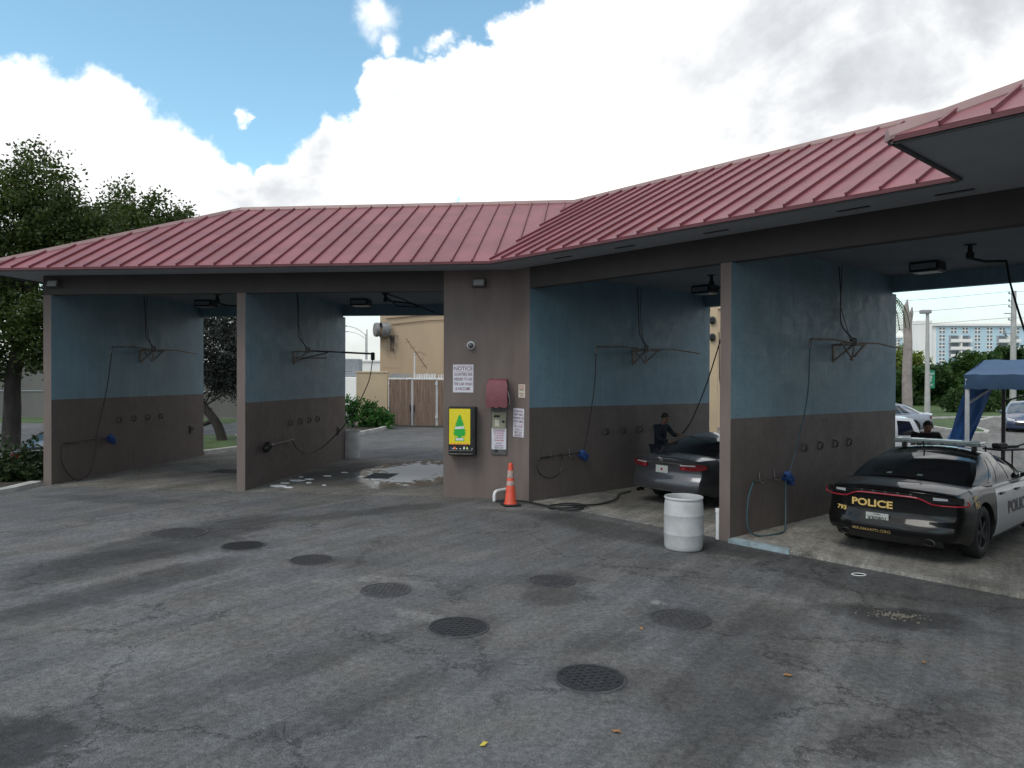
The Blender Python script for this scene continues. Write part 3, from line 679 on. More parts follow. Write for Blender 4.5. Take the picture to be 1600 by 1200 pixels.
hose('wash_hose', 'small looped hose end under the brush beside the traffic cone', [W(MR,XW3,.26,.09,.88),W(MR,XW3,.14,.10,.78),W(MR,XW3,.18,.12,.58),W(MR,XW3,.45,.14,.46),W(MR,XW3,.75,.13,.55),W(MR,XW3,.85,.10,.8),W(MR,XW3,.80,.08,.95)], .012, M['black'])
hose('wash_hose', 'teal hose hanging from the boom to the brush beside the police car', [W(MR,XW4,1.74,.40,3.02),W(MR,XW4,1.78,.34,2.2),W(MR,XW4,1.72,.2,1.4),W(MR,XW4,1.62,.13,.95)], .011, M['tealhose'])
hose('wash_hose', 'teal hose looping to the floor beside the police car', [W(MR,XW4,.52,.09,.86),W(MR,XW4,.36,.10,.6),W(MR,XW4,.30,.13,.2),W(MR,XW4,.45,.22,.045),W(MR,XW4,.9,.34,.045),W(MR,XW4,1.3,.22,.06),W(MR,XW4,1.50,.12,.45),W(MR,XW4,1.55,.09,.84)], .013, M['tealhose'])
hose('floor_hose', 'thick black hose lying coiled on the ground beside the traffic cone', [W(MR,XW3,-.55,-.4,.03),W(MR,XW3,-.12,-.02,.03),(1.0,13.75,.03),(1.35,13.9,.03),(1.25,14.25,.03),(.85,14.28,.03),(.72,14.0,.03),(1.1,13.85,.05),(1.45,14.05,.05),(1.2,14.35,.045),(.9,14.2,.05),(1.15,13.98,.07),(1.7,14.35,.03),(2.1,14.9,.03),(2.3,15.6,.03),(2.6,16.0,.03)], .018, M['rubber'])
# outlets
for Mx, x, t, lab in ((ML, XW1, 5.66, 'small dark outlet box near the rear end of the leftmost wall'), (ML, XW2, 5.74, 'small dark outlet box near the rear end of the second wall')):
    c = thing('outlet_box', lab, 'outlet', M=WM(Mx, x, t, .93), group='outlet boxes')
    mb = MB(); mb.bbox((0,0,.025), (.16,.22,.05), .008); mb.build('housing', M['dullst'], c); mb = MB(); mb.bbox((0,.02,.053), (.10,.13,.008), .003); mb.build('cover', M['black'], c)
# ceiling lights and ceiling hose booms
BAYS = [(ML, -8.15, 'first bay from the left'), (ML, -3.63, 'bay with the soapy floor'), (MR, 2.62, 'bay of the grey sedan'), (MR, 7.38, 'bay of the police car')]
for i, (Mx, xc, bn) in enumerate(BAYS):
    lz = ZCEIL; p = Mx @ Vector((xc-1.12, 4.65, 0)); ang = Mx.to_euler().z
    c = thing('ceiling_light', f'boxy dark ceiling light in the {bn}', 'light', (p.x, p.y, lz), ang, 'ceiling lights in the bays')
    mb = MB(); mb.bbox((0,0,-.09), (.50,.42,.18), .02); mb.build('housing', M['black'], c)
    mb = MB(); mb.bbox((0,0,-.185), (.42,.34,.012), .003); mb.build('lens', mat('dull_lens', (.20,.22,.24), .3), c)
    mb = MB(); mb.bbox((0,-.216,-.09), (.42,.012,.10), .003); mb.build('lens', mat('dull_lens', (.20,.22,.24), .3), c)
    q = Mx @ Vector((xc, 3.2, 0))
    b = thing('ceiling_boom', f'dark swivelling hose boom under the ceiling of the {bn}', 'hose boom', (q.x, q.y, lz), ang, 'ceiling hose booms')
    mb = MB(); mb.lathe([(.09,0),(.09,-.02),(.035,-.03),(.035,-.12),(.06,-.13),(.06,-.22),(.03,-.24)], 12); mb.build('swivel', M['black'], b, smooth=40)
    if i == 1: A = [(0,0,-.2),(.5,.75,-.2),(.9,1.5,-.36)]
    else: A = [(0,0,-.22),(.18,.1,-.28),(.42,.3,-.28)]
    mb = MB(); mb.tube(A, .022, 8); 
    if i == 1: mb.tube([(-.05,-.1,-.03),(.2,.4,-.3),(.62,1.0,-.28)], .016, 8); mb.tube([(.03,-.1,-.03),(.35,.4,-.12),(.62,1.0,-.28)], .016, 8)
    mb.build('arm', M['black'], b, smooth=40)
def cpt(i, x, t, z): return BAYS[i][0] @ Vector((BAYS[i][1]+x, t+3.2, z))
hose('spray_hose', 'black spray hose dangling from the ceiling boom of the first bay', [cpt(0,.42,.3,4.38),cpt(0,.44,.32,4.0),cpt(0,.46,.3,3.5),cpt(0,.52,.3,3.1)], .011, M['black'], 'spray hoses')
hose('spray_hose', 'black hose strung from the ceiling boom to the pier beside the soapy bay', [cpt(1,.9,1.5,4.3),cpt(1,1.25,1.6,4.2),cpt(1,1.62,1.65,4.1),cpt(1,1.75,1.6,3.6),cpt(1,1.82,1.6,2.8),cpt(1,1.9,1.6,1.6)], .012, M['black'], 'spray hoses')
hose('spray_hose', 'taut black hose running from the ceiling boom to the washing person', [cpt(2,.42,.3,4.38),cpt(2,.1,.5,3.9),cpt(2,-.62,.85,2.5),(4.02,16.28,1.62),(3.86,16.5,1.27)], .014, M['black'], 'spray hoses')
hose('spray_hose', 'long black hose dropping diagonally from the boom above the police car', [cpt(3,.42,.3,4.38),cpt(3,.55,.1,3.9),cpt(3,.95,-.45,2.9),cpt(3,1.45,-1.0,1.9),cpt(3,1.9,-1.2,1.0),cpt(3,2.0,-1.1,.3),cpt(3,2.2,-.8,.04),cpt(3,2.6,-.5,.04)], .016, M['black'], 'spray hoses')
# floor drains
for x, t, sx, sy, lab in ((-7.62, 2.95, .9, .62, 'dark rectangular floor drain in the first bay'), (-3.62, 2.80, .62, .95, 'dark square floor drain amid soap in the second bay')):
    p = LW(x, t, 0); c = thing('floor_drain', lab, 'drain', (p.x, p.y, gz(p.x)+.013), -R_(6.43), 'floor drains')
    mb = MB(); mb.box((0,0,.002), (sx,sy,.004)); mb.build('pit', M['dark'], c)
    mb = MB()
    for k in range(15): mb.box((0, -sy/2+sy*(k+.5)/15, .008), (sx, sy*.022, .006))
    mb.box((-sx/2,0,.008),(.03,sy,.008)); mb.box((sx/2,0,.008),(.03,sy,.008)); mb.build('grate', M['iron'], c)
# soap suds in the second bay
def soapmat():
    """thin film of suds: breaks up and thins out towards its rim (object axes: u, v run -1..1 over the patch)"""
    m_ = bpy.data.materials.new('soap_film'); m_.use_nodes = True
    t = NT(m_.node_tree); b = m_.node_tree.nodes['Principled BSDF']; oc = t.n('ShaderNodeTexCoord').outputs['Object']
    f = t.noise(t.scl(oc, (1.2, 2.0, 1)), 2.2, 10, .70, 1.2); r = t.v('LENGTH', t.v('ADD', oc, t.v('SCALE', t.v('SUBTRACT', t.noise(oc, 2.5, 8, .7, col=True), (.5, .5, .5)), scale=.9)))
    cov = t.m('SUBTRACT', t.m('ADD', t.ss(r, 1.0, .35), t.m('MULTIPLY', t.m('SUBTRACT', f, .5), 3.4)), .06)
    a = t.ss(cov, 0, .45)
    bub = t.noise(oc, 60, 3, .7)
    t.l.new(t.mix(t.ss(bub, .35, .65), (.42,.445,.48), (.66,.68,.71)), b.inputs['Base Color']); b.inputs['Roughness'].default_value = .35
    tr = t.n('ShaderNodeBsdfTransparent'); wet = t.n('ShaderNodeBsdfGlossy'); wet.inputs['Roughness'].default_value = .12; wet.inputs['Color'].default_value = (.5,.5,.5,1)
    fr = t.n('ShaderNodeFresnel'); fr.inputs[0].default_value = 1.33
    m1 = t.n('ShaderNodeMixShader'); t.l.new(fr.outputs[0], m1.inputs[0]); t.l.new(tr.outputs[0], m1.inputs[1]); t.l.new(wet.outputs[0], m1.inputs[2])
    m2 = t.n('ShaderNodeMixShader'); t.l.new(t.m('MULTIPLY', a, .92), m2.inputs[0]); t.l.new(m1.outputs[0], m2.inputs[1]); t.l.new(b.outputs[0], m2.inputs[2])
    m3 = t.n('ShaderNodeMixShader'); t.l.new(t.ss(r, 1.22, 1.05), m3.inputs[0]); t.l.new(tr.outputs[0], m3.inputs[1]); t.l.new(m2.outputs[0], m3.inputs[2])
    t.l.new(m3.outputs[0], m_.node_tree.nodes['Material Output'].inputs[0]); return m_
M['soap'] = soapmat()
SUDS = None
def blob(mb, cx, cy, rx, ry, z, seed, Mx=ML, n=56, h=.006):
    rs = random.Random(seed); ph = [(rs.uniform(0, 6.28), rs.choice((2,3,5,7,9,13)), rs.uniform(.04,.16)) for _ in range(6)]
    P = []
    for k in range(n):
        a = 2*math.pi*k/n; r = 1+sum(am*math.sin(f*a+p) for p, f, am in ph)
        q = Mx @ Vector((cx+rx*r*math.cos(a), cy+ry*r*math.sin(a), 0)); P.append((q.x, q.y, gz(q.x)+z))
    mb.prism(P, (0, 0, h))
p = LW(-3.0, 3.75, 0)
mb = MB(); mb.grid([[(-1.3+2.6*i/20, -1.3+2.6*k/20, 0) for i in range(21)] for k in range(21)])
o = mb.build('soap_suds', M['soap']); o.location = (p.x, p.y, gz(p.x)+.017); o.rotation_euler = (0, R_(.38), -R_(6.43)); o.scale = (1.24, 2.45, 1)
tag(o, 'white soapy water spread over the second bay floor', 'suds', kind='stuff')
mb = MB()
for k, (x, t, r) in enumerate(((-5.35,.7,.20),(-5.05,.55,.10),(-5.3,1.6,.16),(-5.1,1.85,.1),(-4.9,2.5,.09),(-5.45,2.2,.05),(-4.7,3.2,.08),(-5.4,1.15,.08),(-4.9,1.3,.06),(-4.4,1.0,.05))): blob(mb, x, t, r, r*.55, .0135, 20+k, n=24, h=.02)
o = mb.build('soap_foam', mat('soap_foam', (.62,.64,.66), .7)); tag(o, 'small white lumps of soap foam along the second wall', 'foam', kind='stuff')

# ------------------------------------------------------------------ things on the pier's face
def FM(Mx, x, z, off=0.0):
    """frame on a facade: x right, y up, z towards the viewer"""
    p = Mx @ Vector((x, -off, z)); R3 = Mx.to_3x3(); e, n = R3 @ Vector((1, 0, 0)), R3 @ Vector((0, -1, 0))
    return Matrix(((e.x, 0, n.x, p.x), (e.y, 0, n.y, p.y), (0, 1, 0, p.z), (0, 0, 0, 1)))
I4 = Matrix.Identity(4)
def T(x, y, z): return Matrix.Translation((x, y, z))
for x, z, lab in ((-10.19, 4.55, 'grey wall flood light at the left end of the car wash front'), (-.70, 4.47, 'grey wall flood light above the security camera')):
    c = thing('flood_light', lab, 'light', M=FM(ML, x, z, .001), group='wall flood lights')
    mb = MB(); mb.add([(-.14,-.10,0),(.14,-.10,0),(.14,.08,0),(-.14,.08,0),(-.13,-.09,.15),(.13,-.09,.15),(.13,.07,.10),(-.13,.07,.10)], [(0,1,5,4),(1,2,6,5),(2,3,7,6),(3,0,4,7),(4,5,6,7),(0,3,2,1)]); mb.build('housing', M['dullst'], c)
    mb = MB(); mb.add([(-.105,-.07,.149),(.105,-.07,.149),(.105,.05,.111),(-.105,.05,.111),(-.105,-.07,.156),(.105,-.07,.156),(.105,.05,.118),(-.105,.05,.118)], [(4,5,6,7),(0,1,5,4),(1,2,6,5),(2,3,7,6),(3,0,4,7)]); mb.build('lens', mat('floodlight_lens', (.33,.33,.34), .25), c)
c = thing('security_camera', 'small white dome security camera on the brown pier', 'camera', M=FM(ML, -.87, 3.17, .001))
mb = MB(); mb.lathe([(.085,0),(.085,.03),(.07,.06),(.068,.061)], 20); mb.build('mount', M['white'], c, smooth=40)
mb = MB(); mb.lathe([(.062,.06),(.060,.085),(.045,.112),(.02,.124),(.002,.126)], 20); mb.build('dome', mat('smoked_dome', (.10,.10,.105), .12, .02), c, smooth=60)
def sign(name, lab, M4, w_, h_, board, rows, grp=None, rule=(), cat='sign'):
    c = thing(name, lab, cat, M=M4, group=grp)
    mb = MB(); mb.bbox((0,0,.004), (w_, h_, .006), .002); mb.build('board', board, c)
    mb = MB()
    for body, y, sz, m_i, sx in rows: text_mb(mb, body, sz, T(0, y, .0085), m_i, .012, sx)
    for y, t_, m_i in rule: mb.box((0, y, .0085), (w_*.86, t_, .001), m_i)
    mb.build('lettering', [M['ink'], M['inkr']], c); return c
def border(w_, h_, t_, c, z, m_): 
    mb = MB(); mb.box((0,h_/2,z),(w_,t_,.001)); mb.box((0,-h_/2,z),(w_,t_,.001)); mb.box((-w_/2,0,z),(t_,h_-t_,.001)); mb.box((w_/2,0,z),(t_,h_-t_,.001)); mb.build('border', m_, c)
sign('notice_sign', 'white notice sign about quarters under the security camera', FM(ML, -1.035, 2.485, .001), .43, .58, M['signw'],
     [('NOTICE', .205, .115, 0, .95), ('QUARTERS ARE', .085, .085, 0, .64), ('NEEDED TO USE', -.015, .085, 0, .60), ('THE CAR WASH', -.115, .085, 0, .64), ('& VACCUMS.', -.215, .085, 0, .66)], rule=[(.14, .006, 1), (.272, .004, 1)])
sign('mud_sign', 'white two part mud and trash sign beside the change machine', FM(MR, .19, 1.585, .001) @ Matrix.Rotation(R_(-1), 4, 'Z'), .325, .585, M['signw'],
     [('PLEASE NO', .235, .068, 0, .8), ('HEAVY MUD,', .165, .068, 0, .74), ('WASHING OR', .095, .068, 0, .72), ('HEAVY DEBRIS', .025, .068, 0, .64), ('NO LAVAR', -.075, .068, 0, .8), ('LODO O', -.140, .068, 0, .85), ('MUCHA', -.200, .068, 0, .9), ('BASURA', -.258, .068, 0, .9)], rule=[(-.025, .006, 1)])
sign('warning_sign', 'small cream warning sign high beside the blue bay wall', FM(MR, .285, 2.235, .001), .20, .27, M['cream'],
     [('WARNING', .10, .036, 1, .9), ('NO', .03, .085, 0, 1.0), ('LOITERING', -.05, .034, 0, .8), ('ANYTIME', -.095, .030, 0, .8)], rule=[(.072, .004, 1)])
# air freshener vending machine
c = thing('vending_machine', 'black air freshener vending machine with a bright yellow front', 'vending machine', M=FM(ML, -1.02, 1.405, .001))
mb = MB(); mb.bbox((0,0,.11), (.56,1.0,.22), .014); mb.build('cabinet', M['black'], c)
mb = MB(); mb.bbox((-.045,.095,.222), (.44,.73,.006), .002); fp = mb.build('front_panel', M['yellow'], c)
mb = MB()
prof = [(.012,.335),(.045,.27),(.03,.265),(.07,.205),(.055,.20),(.095,.14),(.07,.135),(.11,.075),(.085,.072),(.135,.005),(.10,.0),(.14,-.055),(.10,-.06),(.12,-.095),(.04,-.10),(.04,-.135)]
poly = [(x-.045, y, .2255) for x, y in prof] + [(-x-.045, y, .2255) for x, y in reversed(prof)]
mb.prism(poly, (0, 0, .002)); mb.box((-.045,-.165,.2265), (.19,.075,.002)); mb.build('tree_emblem', M['green'], fp)
mb = MB(); rot = Matrix.Rotation(R_(5), 3, 'Z'); mb.box((-.045,.072,.2285), (.19,.05,.002), rot=rot); mb.build('emblem_band', M['white'], fp); mb = MB(); mb.box((-.045,-.165,.2285), (.16,.05,.002)); mb.build('emblem_card', M['white'], fp)
mb = MB()
for k in range(6): mb.box((-.21+k*.065,-.262,.2265), (.042,.028,.002)) 
mb.lathe([(.028,0),(.028,.002)], 14, c=(-.15,-.345,.2255)); mb.build('price_tag', mat('orange_print', (.75,.18,.05), .5), fp)
for k, (x, col) in enumerate(((-.22,'blueh'),(-.08,'black'),(.05,'white'),(.11,'green'))):
    mb = MB(); mb.box((x,-.34,.2265), (.03,.045,.002)); mb.lathe([(.02,0),(.02,.002)], 12, c=(x,-.352,.2258)); mb.build('scent_icon', M[col] if col != 'green' else mat('lime_print', (.45,.6,.05), .5), fp)
mb = MB(); mb.bbox((-.02,-.40,.235), (.50,.02,.03), .006); mb.bbox((-.02,-.465,.245), (.50,.022,.06), .006); mb.build('coin_tray', M['dullst'], c)
for k in range(5):
    mb = MB(); mb.lathe([(.016,0),(.016,.012),(.008,.014)], 12, c=(-.18+k*.075,-.365,.222)); mb.build('coin_knob', M['chrome'], c)
mb = MB(); mb.bbox((.215,-.03,.225), (.05,.18,.015), .005); lk = mb.build('lock_plate', M['black'], c)
mb = MB(); mb.lathe([(.02,0),(.02,.02)], 12, c=(.215,-.355,.222)); mb.build('lock', M['chrome'], c)
# change machine under a maroon hood
c = thing('change_machine', 'grey change machine with keypad set in the brown pier', 'change machine', M=FM(ML, -.275, 1.40, .001))
mb = MB(); mb.bbox((0,0,.012), (.33,.98,.024), .006); mb.build('face_plate', M['dullst'], c)
mb = MB(); mb.bbox((0,.22,.032), (.28,.34,.018), .006); kp = mb.build('bezel', mat('khaki_metal', (.30,.285,.20), .5), c)
mb = MB(); mb.bbox((-.05,.31,.044), (.13,.045,.012), .004); mb.build('bill_slot', M['black'], kp)
mb = MB(); mb.bbox((-.04,.17,.043), (.09,.14,.006), .002); mb.build('instruction_plate', M['cream'], kp)
mb = MB(); mb.lathe([(.028,0),(.028,.02),(.015,.022)], 14, c=(.09,.2,.04)); mb.build('coin_return', M['black'], kp)
mb = MB(); mb.lathe([(.03,0),(.03,.014)], 14, c=(-.06,-.40,.024)); mb.build('lock', M['black'], c)
s_ = sign('change_sign', 'white change sign fixed on the lower half of the change machine', FM(ML, -.277, 1.245, .030), .305, .44, M['signw'],
     [('CHANGE', .175, .062, 0, .95), ('BILLS CHANGED', .115, .042, 1, .68), ('TO QUARTERS', .065, .042, 1, .72), ('FOR USE IN', .015, .042, 1, .8), ('THE MACHINES', -.035, .042, 1, .7), ('DEPOSIT', -.095, .040, 0, .85), ('QUARTERS IN', -.142, .040, 0, .75), ('METER BOX', -.188, .040, 0, .8)], rule=[(.148, .004, 1)])
hd = thing('machine_hood', 'sloping maroon vinyl hood above the change machine', 'hood', M=FM(ML, -.295, 1.93, .001))
pr_ = [(.002,.55),(.10,.55),(.19,.52),(.26,.42),(.305,.14),(.31,.02)]
rows = []
for xx in (-.215, -.21, .21, .215): rows.append([(xx*(.86 if y > .5 else 1.0), y, z) for z, y in pr_])
mb = MB(); mb.grid(rows)
for xx in (-.215, .215): mb.add([(xx*(.86 if y > .5 else 1.0), y, z) for z, y in pr_]+[(xx, .06, .002)], [tuple(range(7))])
mb.build('cover', M['maroon'], hd, smooth=35)
mb = MB(); nn = 17; top = [(-.222+.444*k/(nn-1), .13, .315) for k in range(nn)]; bot = [(x, -.01-.03*abs(math.sin(k*math.pi*3/(nn-1))), .322+.006*math.sin(k*1.7)) for k, (x, y, z) in enumerate(top)]
mb.grid([top, [(a[0],.05,.322) for a in top], bot]); mb.build('valance', M['maroon'], hd, smooth=60)
mb = MB(); mb.tube(bez([(.222,.30,.22),(.25,.16,.20),(.245,.05,.12),(.222,.02,.03)]), .006, 6); mb.build('cord', M['white'], hd, smooth=60)
# traffic cone
p = Vector((-.02, 14.33, 0))
c = thing('traffic_cone', 'orange traffic cone with worn white bands at the pier foot', 'cone', (p.x, p.y, gz(p.x)), .3)
mb = MB(); mb.bbox((0,0,.02), (.34,.34,.04), .012); mb.build('base', M['rubber'], c)
mb = MB(); mb.lathe([(.135,.04),(.130,.06),(.113,.09),(.045,.80),(.038,.83),(.032,.835),(.028,.80)], 28); mb.build('body', M['orange'], c, smooth=40)
for z0, z1 in ((.40,.49),(.545,.69)):
    r0 = lambda z: .113-(z-.09)*.068/.71+.0015
    mb = MB(); mb.lathe([(r0(z0),z0),(r0(z0)+.001,z0+.004),(r0(z1)+.001,z1-.004),(r0(z1),z1)], 28, cap=False); mb.build('band', M['reflect'], c, smooth=40)
# pvc pipes
mb = MB(); q = lambda x, off, z: ML @ Vector((x, -off, z))
mb.tube(bez([q(-.12,-.02,.20),q(-.16,.08,.20),q(-.26,.22,.20),q(-.31,.28,.18),q(-.33,.30,.12),q(-.33,.30,-.01)], 5), .036, 12)
tag(mb.build('drain_pipe', M['white'], smooth=50), 'white elbowed drain pipe leaving the pier beside the cone', 'pipe')
mb = MB(); q = lambda x, t, z: MR @ Vector((x, t, z)); mb.tube([q(XW4-TH-.04,.03,-.05),q(XW4-TH-.04,.03,.40)], .035, 12); mb.tube([q(XW4-TH-.04,.03,.40),q(XW4-TH-.04,.03,.46)], .044, 12)
tag(mb.build('drain_pipe', M['white'], smooth=50), 'short white standpipe at the column foot behind the drum', 'pipe')
# barrel
c = thing('plastic_drum', 'grimy white open topped plastic drum standing on the asphalt', 'drum', (2.55, 10.83, gz(2.55)), .4)
prof = [(.240,0),(.264,.008),(.274,.03),(.279,.08),(.285,.225),(.2875,.232),(.289,.24),(.2875,.248),(.286,.256),(.2875,.39),(.286,.505),(.288,.512),(.2895,.52),(.288,.528),(.2855,.536),(.281,.66),(.273,.72),(.267,.738),(.268,.745),(.283,.752),(.284,.77),(.276,.780),(.262,.778),(.258,.75),(.264,.70),(.272,.5),(.272,.10),(.26,.03)]
mb = MB(); mb.lathe(prof, 48); mb.build('shell', M['whiteg'], c, smooth=50)

# ------------------------------------------------------------------ manholes, litter
MH = [(-5.23,11.51,.40,'shallow sunken'),(-3.93,10.70,.29,''),(-2.71,9.92,.27,''),(-1.47,8.56,.265,''),(-.53,7.31,.285,''),(.50,9.01,.265,''),(1.77,7.64,.285,''),(.66,6.09,.275,'')]
MHL = ['farthest left manhole cover, larger and half buried in asphalt','second farthest manhole cover on the left with a slotted grate','barred manhole cover between the slotted one and the paler one','pale worn manhole cover left of the centre of the lot','dark ringed manhole cover left of the nearest one','faint manhole cover in a dark stain in front of the cone','worn manhole cover on the right, beside the pale patch','nearest and darkest manhole cover in the foreground']
for k, (x, y, r, _) in enumerate(MH):
    c = thing('manhole_cover', MHL[k], 'manhole cover', (x, y, gz(x)), .5+k*.7, 'manhole covers in the lot')
    worn = k in (0, 3, 5, 6)
    lid = M['ironrim'] if worn else M['iron']
    mb = MB(); mb.lathe([(r+.035,-.01),(r+.035,.004),(r+.02,.009),(r+.004,.009),(r+.002,.002)], 40, cap=False); mb.build('frame', M['ironrim'], c, smooth=40)
    mb = MB(); mb.lathe([(r,-.02),(r,.003),(.001,.003)], 40, cap=False)
    if k in (1, 2, 0):
        nb = 9
        for i in range(nb):
            yy = -r*.85+1.7*r*i/(nb-1); hx = math.sqrt(max(.0005, (r*.92)**2-yy*yy)); mb.box((0,yy,.006), (2*hx, r*.085, .008))
    else:
        st = .062 if k != 7 else .066
        nn = int(r/st)+1
        for i in range(-nn, nn+1):
            for j in range(-nn, nn+1):
                xx, yy = (i+(.5 if j % 2 else 0))*st, j*st*.9
                if math.hypot(xx, yy) < r*.88:
                    if k == 7: mb.box((xx,yy,.0055), (.030,.030,.007))
                    else: mb.box((xx,yy,.0055), (.040,.026,.007))
    mb.build('lid', lid, c)
    if k == 7 or k == 4:
        mb = MB(); mb.lathe([(r*.93,.003),(r*.93,.008),(r*.98,.008),(r*.98,.003)], 40, cap=False); mb.build('lid_ring', lid, c)
LV = [(2.34,6.17,.036,'curled orange leaf in front of the pothole'),(3.67,6.49,.03,'tiny reddish leaf in the right foreground'),(.75,5.15,.035,'small red leaf near the bottom of the lot'),(-.18,4.95,.035,'yellow leaf nearest the bottom edge'),(1.30,7.29,.03,'small brown leaf beside the right manhole cover')]
for k, (x, y, s_, lab) in enumerate(LV):
    mb = MB(); a = k*1.3
    P = [(math.cos(a+u)*s_*r, math.sin(a+u)*s_*r, h) for u, r, h in ((0,1.2,.012),(.9,.6,.008),(2.2,.6,.02),(3.14,1.1,.010),(4.1,.6,.018),(5.3,.6,.006))]
    mb.prism([(x+px, y+py, gz(x)+.004+h) for px, py, h in P], (0, 0, .0015))
    tag(mb.build('fallen_leaf', M['leafdry'] if k != 3 else mat('yellow_leaf', (.5,.4,.05), .7)), lab, 'leaf', 'fallen leaves on the asphalt')
mb = MB(); mb.lathe([(.055,.004),(.06,.010),(.067,.010),(.070,.004)], 24, c=(4.5,9.46,gz(4.5)))
mb.v = [(4.5+(x-4.5)*1.35, y, z) for x, y, z in mb.v]
tag(mb.build('plastic_ring', M['white'], smooth=40), 'small white ring lying in front of the police car', 'ring')
TW = [(-3.02,7.66),(-2.15,6.5),(-1.6,5.15),(-.95,6.9),(-.62,5.05),(-3.8,7.9),(-.1,6.8)]
for k, (x, y) in enumerate(TW):
    mb = MB(); a = .2+k*.8; L_ = .028+.012*(k % 3); mb.tube(bez([(x-L_*math.cos(a),y-L_*math.sin(a),gz(x)+.006),(x,y+.006,gz(x)+.011),(x+L_*math.cos(a),y+L_*math.sin(a),gz(x)+.006)],4), .003, 5)
    tag(mb.build('twig', M['bark']), ['short dark twig on the asphalt below the pale manhole cover','dark twig in the middle of the left foreground','thick twig low in the left foreground','thin twig left of the ringed manhole cover','small twig near the bottom edge left of centre','twig far left beside the tyre mark','tiny twig right of the ringed manhole cover'][k], 'twig', 'twigs on the asphalt')
# pothole with loose gravel
rs = random.Random(11); mb = MB()
for k in range(150):
    a = rs.uniform(0, 6.28); r = abs(rs.gauss(0, .42)); x = 4.12+.42*r*math.cos(a)*1.0+.0; y = 7.82+.16*r*math.sin(a)-.25*(x-4.12); s_ = rs.uniform(.004,.011)
    mb.box((x, y, gz(x)+s_*.5), (s_*2, s_*1.5, s_*1.2), rot=Matrix.Rotation(rs.uniform(0,3), 3, 'Z') @ Matrix.Rotation(rs.uniform(-.5,.5), 3, 'X'))
tag(mb.build('loose_gravel', mat('pale_gravel', (.17,.155,.125), .9, .4, 30)), 'pale loose gravel in a pothole of the asphalt', 'gravel', kind='stuff')
# ------------------------------------------------------------------ cars
def pchip(xs_, ys_):
    xs_ = np.array(xs_, float); ys_ = np.array(ys_, float); h = np.diff(xs_); d = np.diff(ys_)/h; m_ = np.zeros(len(xs_))
    for i in range(1, len(xs_)-1):
        if d[i-1]*d[i] > 0: w1, w2 = 2*h[i]+h[i-1], h[i]+2*h[i-1]; m_[i] = (w1+w2)/(w1/d[i-1]+w2/d[i])
    m_[0], m_[-1] = d[0], d[-1]
    def f(x):
        x = min(max(x, xs_[0]), xs_[-1]); i = min(int(np.searchsorted(xs_, x, 'right'))-1, len(h)-1); i = max(i, 0)
        t = (x-xs_[i])/h[i]; return float((2*t**3-3*t*t+1)*ys_[i]+(t**3-2*t*t+t)*h[i]*m_[i]+(-2*t**3+3*t*t)*ys_[i+1]+(t**3-t*t)*h[i]*m_[i+1])
    return f
def paint(name, col, metallic=0.0, rough=.35):
    return mat(name, col, rough, .03, 3, metallic=metallic, coat=1.0)
